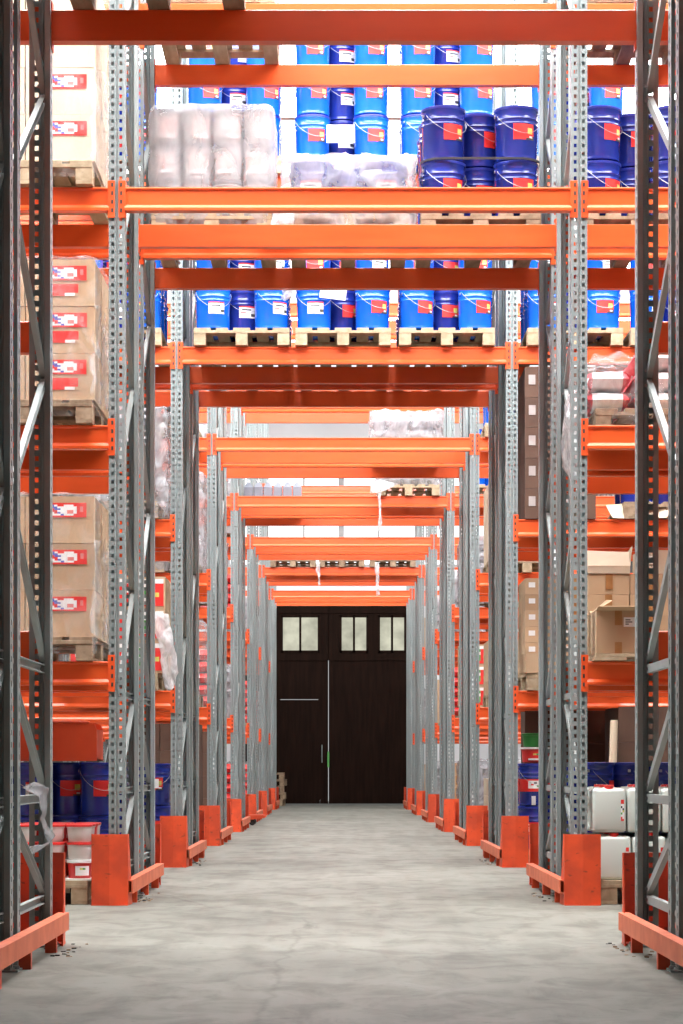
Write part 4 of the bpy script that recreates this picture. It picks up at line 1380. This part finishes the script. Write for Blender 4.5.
m = MB(); m.lathe([(.025, 0), (.028, .02), (.027, .55), (.024, .56)], 'card_pale', 16)
o = obj('cardboard_tube', m.mesh('cardboard_tube'), None, (2.22, yfr(2) - .02, .0), (0, .03, 0))
o.scale = (1.2, 1.2, 2.2)
tag(o, ulabel('pale cardboard tube standing beside dark cartons, third rack right of aisle'), 'tube')

# ===== fourth rack (D)
P = overp('right', 3, 3)
xx = .72
z = pallet(xx, ybk(3), LEV[3], P, 'a wrapped load', False)
zt = sacks(xx, ybk(3) + .02, z, P, 2)
film(xx - .41, xx + .41, ybk(3) - .01, ybk(3) + 1.2, z - .1, zt + .02, 'white sacks', P, 'film_milky', 71, amp=.03)
for s in (-1, 1):
    P = sidep(s, 3, 3)
    if s > 0:
        pails(PX(s) - .05, yfr(3), LEV[3], P, 1, 4, 'azure', ('red',), rot=.2, old=False)
    else:
        z = pallet(PX(s), yfr(3), LEV[3], P, 'wrapped sacks', False); zt = sacks(PX(s), yfr(3) + .02, z, P, 2)
P = sidep(-1, 3, 2)
z = pallet(PX(-1), yfr(3), LEV[2], P, 'wrapped sacks', False)
zt = sacks(PX(-1), yfr(3) + .02, z, P, 6)
film(-2.36, -1.49, yfr(3) - .01, yfr(3) + 1.22, z - .13, zt + .02, 'white sacks', P, 'film_milky', 73, amp=.03)
P = sidep(-1, 3, 1)
z = pallet(PX(-1), yfr(3), LEV[1], P, 'wrapped sacks', True)
zt = sacks(PX(-1), yfr(3) + .02, z, P, 5, prt='red')
film(-2.36, -1.49, yfr(3) - .01, yfr(3) + 1.22, z - .13, zt + .02, 'printed sacks', P, 'film', 75, amp=.03)
P = sidep(-1, 3, 0)
z = pallet(PX(-1), yfr(3), 0, P, 'dark cartons', True)
cartons(-1.56, -1, yfr(3) + .03, z, P, 2, 4, 2, (.40, .5, .29), 'card_dark', (), '')
P = sidep(1, 3, 2)
z = pallet(PX(1), yfr(3), LEV[2], P, 'pale cartons', False)
cartons(1.56, 1, yfr(3) + .03, z, P, 2, 6, 2, (.40, .5, .137), 'card_pale', (), '')
P = sidep(1, 3, 1)
z = pallet(PX(1), yfr(3), LEV[1], P, 'cartons', False)
cartons(1.56, 1, yfr(3) + .03, z, P, 2, 4, 2, (.40, .5, .145), 'card', (), '')
P = sidep(1, 3, 0)
z = pallet(PX(1), yfr(3), 0, P, 'pale cartons', False)
cartons(1.56, 1, yfr(3) + .03, z, P, 2, 3, 2, (.40, .5, .19), 'card_pale', (), '')

# ===== fifth rack (E)
def bottle_mesh():
    b = MB(); w = .062
    b.box(-w, w, -w, w, 0, .14, 'grey_plastic', .012)
    v = [(-w + .006, -w + .006, .138), (w - .006, -w + .006, .138), (w - .006, w - .006, .138), (-w + .006, w - .006, .138), (-.016, -.016, .20), (.016, -.016, .20), (.016, .016, .20), (-.016, .016, .20)]
    b.add(v, [(0, 1, 5, 4), (1, 2, 6, 5), (2, 3, 7, 6), (3, 0, 4, 7), (4, 5, 6, 7)], 'grey_plastic')
    return b.mesh('bottle_body')
def bcap():
    b = MB(); b.lathe([(.018, .199), (.018, .222), (.0, .223)], 'white_plastic', 14, cap1=False); return b.mesh('bottle_cap')
P = overp('left', 4, 3)
z = pallet(-.94, ybk(4), LEV[3], P, 'grey bottles', False)
for i in range(6):
    t = thing('plastic_bottle', ulabel('grey plastic bottle, %s of six, %s' % (['leftmost', 'second', 'third', 'fourth', 'fifth', 'rightmost'][i], P)), 'bottle', (-1.275 + i * .132, ybk(4) + .1, z), 0, 'grey bottles, ' + P)
    obj('body', cached('bt', bottle_mesh), t); obj('cap', cached('btc', bcap), t)
P = overp('right', 4, 3)
z = pallet(.86, yfr(4), LEV[3], P, 'a wrapped load', False)
zt = sacks(.86, yfr(4) + .05, z, P, 1)
film(.45, 1.27, yfr(4) - .0, yfr(4) + 1.2, z - .01, zt + .02, 'white sacks', P, 'film_milky', 81, amp=.03)
crumple('torn_film', [[(.35, yfr(4) - .02, LEV[3] + .16), (.5, yfr(4) - .05, LEV[3] + .2), (.72, yfr(4) - .03, LEV[3] + .14)],
                      [(.36, yfr(4) - .05, LEV[3] + .03), (.47, yfr(4) - .08, LEV[3] + .02), (.56, yfr(4) - .05, LEV[3] + .06)]],
        'bunched white film at the left of the wrapped load, fifth rack above aisle', seed=31, amp=.03)
crumple('hanging_film_strip', [[(.45, yfr(4) - .06, LEV[3] + .04), (.50, yfr(4) - .06, LEV[3] + .04)],
                      [(.475, yfr(4) - .07, LEV[3] - .22), (.50, yfr(4) - .07, LEV[3] - .22)],
                      [(.455, yfr(4) - .06, LEV[3] - .46), (.515, yfr(4) - .06, LEV[3] - .46)]],
        'long white film strip hanging below the fifth rack beam above aisle', seed=33, amp=.015)
# ===== sixth and seventh racks over the aisle
for i, xx in enumerate((-.86, .0, .9)):
    P = overp(['left', 'middle', 'right'][i], 6, 3)
    z = pallet(xx, yfr(6), LEV[3], P, 'low sacks', True)
    sacks(xx, yfr(6) + .03, z, P, 1)
for i, (xx, L) in enumerate(((-.42, .32), (.62, .5))):
    crumple('hanging_film_strip', [[(xx - .05, yfr(6) - .05, LEV[3] + .08), (xx + .05, yfr(6) - .05, LEV[3] + .08)],
                      [(xx - .02, yfr(6) - .06, LEV[3] - L / 2), (xx + .03, yfr(6) - .06, LEV[3] - L / 2)],
                      [(xx - .0, yfr(6) - .05, LEV[3] - L), (xx + .05, yfr(6) - .05, LEV[3] - L)]],
        '%s white film strip hanging below the seventh rack beam above aisle' % ['shorter left', 'longer right'][i], seed=35 + i, amp=.03)

# ===== farther side bays (fifth to farthest rack), front halves
kinds = {  # (row, side): loads for floor, low, middle, high
    (4, -1): ('dark', 'printed', 'white', 'white'), (5, -1): ('printed', 'white', 'printed', 'white'), (6, -1): ('printed', 'printed', 'white', None), (7, -1): ('white', 'printed', 'white', None),
    (4, 1): ('white', 'redbox', 'white', 'pails'), (5, 1): ('carton', 'printed', 'white', None), (6, 1): ('white', 'carton', 'white', None), (7, 1): ('carton', 'white', 'carton', None)}
for (k, s), ls in kinds.items():
    for lv, kd in enumerate(ls):
        if kd is None: continue
        P = sidep(s, k, lv)
        if kd == 'pails':
            pails(PX(s), yfr(k), LEV[lv], P, 2, 2, 'azure', ('red',), rot=.2, old=False); continue
        z = pallet(PX(s), yfr(k), LEV[lv], P, {'white': 'white sacks', 'printed': 'printed sacks', 'dark': 'dark cartons', 'carton': 'cartons', 'redbox': 'red boxes'}[kd], (k + lv) % 2 == 0)
        if kd == 'white':
            zt = sacks(PX(s), yfr(k) + .02, z, P, 5); film(PX(s) - .42, PX(s) + .42, yfr(k) - .01, yfr(k) + 1.22, z - .1, zt + .02, 'white sacks', P, 'film_milky', 100 + 7 * k + lv + 3 * s, amp=.03, res=.06)
        elif kd == 'printed':
            sacks(PX(s), yfr(k) + .02, z, P, 5, prt='red', word='red-printed sack')
        elif kd == 'dark':
            cartons(s * 1.56, s, yfr(k) + .03, z, P, 2, 4, 2, (.40, .5, .29), 'card_dark', (), '')
        elif kd == 'carton':
            cartons(s * 1.56, s, yfr(k) + .03, z, P, 2, 4, 2, (.40, .5, .19), 'card', ('tape',), '')
        elif kd == 'redbox':
            for L in range(3):
                for c in range(2):
                    one_carton('card', (.40, .5, .27), (s * (1.72 + c * .41), yfr(k) + .28, z + L * .27),
                               ulabel('red printed carton, %s %s, %s' % (LAYN[3][L], ['aisle-side', 'outer'][c], P)), 'cartons, ' + P, ('redbox',), L)

# ===== odds and ends
crumple('torn_film', [[(-1.45, 10.30, .74), (-1.41, 10.28, .77)],
                      [(-1.39, 10.32, .70), (-1.35, 10.30, .74)],
                      [(-1.38, 10.32, .60), (-1.36, 10.30, .60)],
                      [(-1.35, 10.32, .50), (-1.30, 10.30, .53)],
                      [(-1.44, 10.32, .47), (-1.42, 10.30, .44)]],
        'crumpled white film snagged on the left post of the nearest rack', 'film_milky', seed=41, amp=.02)
for i, (xx, yy, zz, lab) in enumerate(((-1.33, 16.2, .72, 'white paper tag tied to the left rear post of the second rack'), (1.33, 16.2, .60, 'white paper tag tied to the right rear post of the second rack'))):
    m = MB(); m.box(-.014, .014, -.004, .004, -.032, .032, 'white_paper')
    tag(obj('paper_tag', m.mesh('paper_tag'), None, (xx, yy, zz)), ulabel(lab), 'tag')

# pallet truck parked between fifth and sixth rack, forks poking into the aisle
t = thing('pallet_truck', 'orange hand pallet truck whose fork tips poke into the aisle at the left', 'pallet truck', (-2.5, 33.4, 0), 0)
for yy in (-.2, .2):
    f = MB()
    f.prism([(0, .07), (1.18, .085), (1.38, .11), (1.40, .13), (1.36, .15), (0, .15)], 'y', yy - .08, yy + .08, 'bin_red')
    fo = obj('fork', f.mesh('fork'), t)
    w = MB(); w.lathe([(.0, -.045), (.042, -.045), (.045, -.035), (.045, .035), (.042, .045), (0, .045)], 'rubber', 20, cap0=False, cap1=False)
    obj('wheel', cached('ptw', lambda: w.mesh('roller')), fo, (1.20, yy, .045), (PI / 2, 0, 0))
m = MB(); m.box(-.22, 0, -.28, .28, .10, .36, 'bin_red', .02); m.box(-.16, -.04, -.1, .1, .36, .62, 'bin_red', .02)
obj('pump_body', m.mesh('pump_body'), t)
m = MB(); m.tube([(-.14, 0, .3), (-.35, 0, 1.15)], .018, 'rubber'); m.tube([(-.35, -.14, 1.12), (-.37, -.15, 1.24), (-.37, .15, 1.24), (-.35, .14, 1.12), (-.35, -.14, 1.12)], .013, 'rubber')
obj('tow_handle', m.mesh('tow_handle'), t)
m = MB(); m.lathe([(0, -.03), (.1, -.03), (.1, .03), (0, .03)], 'rubber', 24, cap0=False, cap1=False)
for yy in (-.09, .09):
    obj('wheel', cached('ptw2', lambda: m.mesh('steer_wheel')), t, (-.12, yy, .1), (PI / 2, 0, 0))

# empty pallets stacked by the gate
for i in range(5):
    deck, blk, run = cached(('pal', True), lambda: pallet_mesh_parts(True))
    t = thing('wooden_pallet', ulabel('empty dark pallet stacked against the gate, %s of five' % ['lowest', 'second', 'third', 'fourth', 'topmost'][i]), 'pallet', (-1.66 + (i % 2) * .03, 50.6, i * .146), (i % 3) * .03 - .03, 'empty pallets by the gate')
    obj('deck', deck, t)
    for bx in (-.35, 0, .35):
        obj('runner', run, t, (bx, 0, 0))
        for by in (-.5275, 0, .5275): obj('block', blk, t, (bx, by, 0))

# a little dirt swept against the guards
r = random.Random(9)
for k in (0, 1, 2):
    for s in (-1, 1):
        b = MB()
        for i in range(18):
            xx = s * (1.22 + abs(r.gauss(0, .07))); yy = ROWY[k] + (1.6 if k == 0 else .2) + r.uniform(0, 1.2) * (1 if k else .7)
            q = r.uniform(.003, .011)
            b.box(xx - q, xx + q, yy - q, yy + q * r.uniform(.5, 1.5), 0, q * r.uniform(.3, .8), 'pallet_old' if r.random() < .5 else 'ink')
        o = obj('floor_debris', b.mesh('floor_debris'))
        o['kind'] = 'stuff'; o['label'] = 'dark chips of dirt along the %s guard rail of the %s rack' % ('left' if s < 0 else 'right', RACK[k]); o['category'] = 'debris'

# ------------------------------------------------------------------ light and colour
w = bpy.data.worlds.new('outdoors'); sc.world = w
w.use_nodes = True
bg = w.node_tree.nodes['Background']
bg.inputs['Color'].default_value = (.95, .98, 1, 1); bg.inputs['Strength'].default_value = .55
sc.view_settings.view_transform = 'Standard'
sc.view_settings.look = 'None'
sc.view_settings.gamma = 1.0
sc.view_settings.exposure = 0.0
sc.view_settings.use_curve_mapping = False
sc.cycles.use_denoising = True
sc.cycles.max_bounces = 10
sc.cycles.transparent_max_bounces = 12
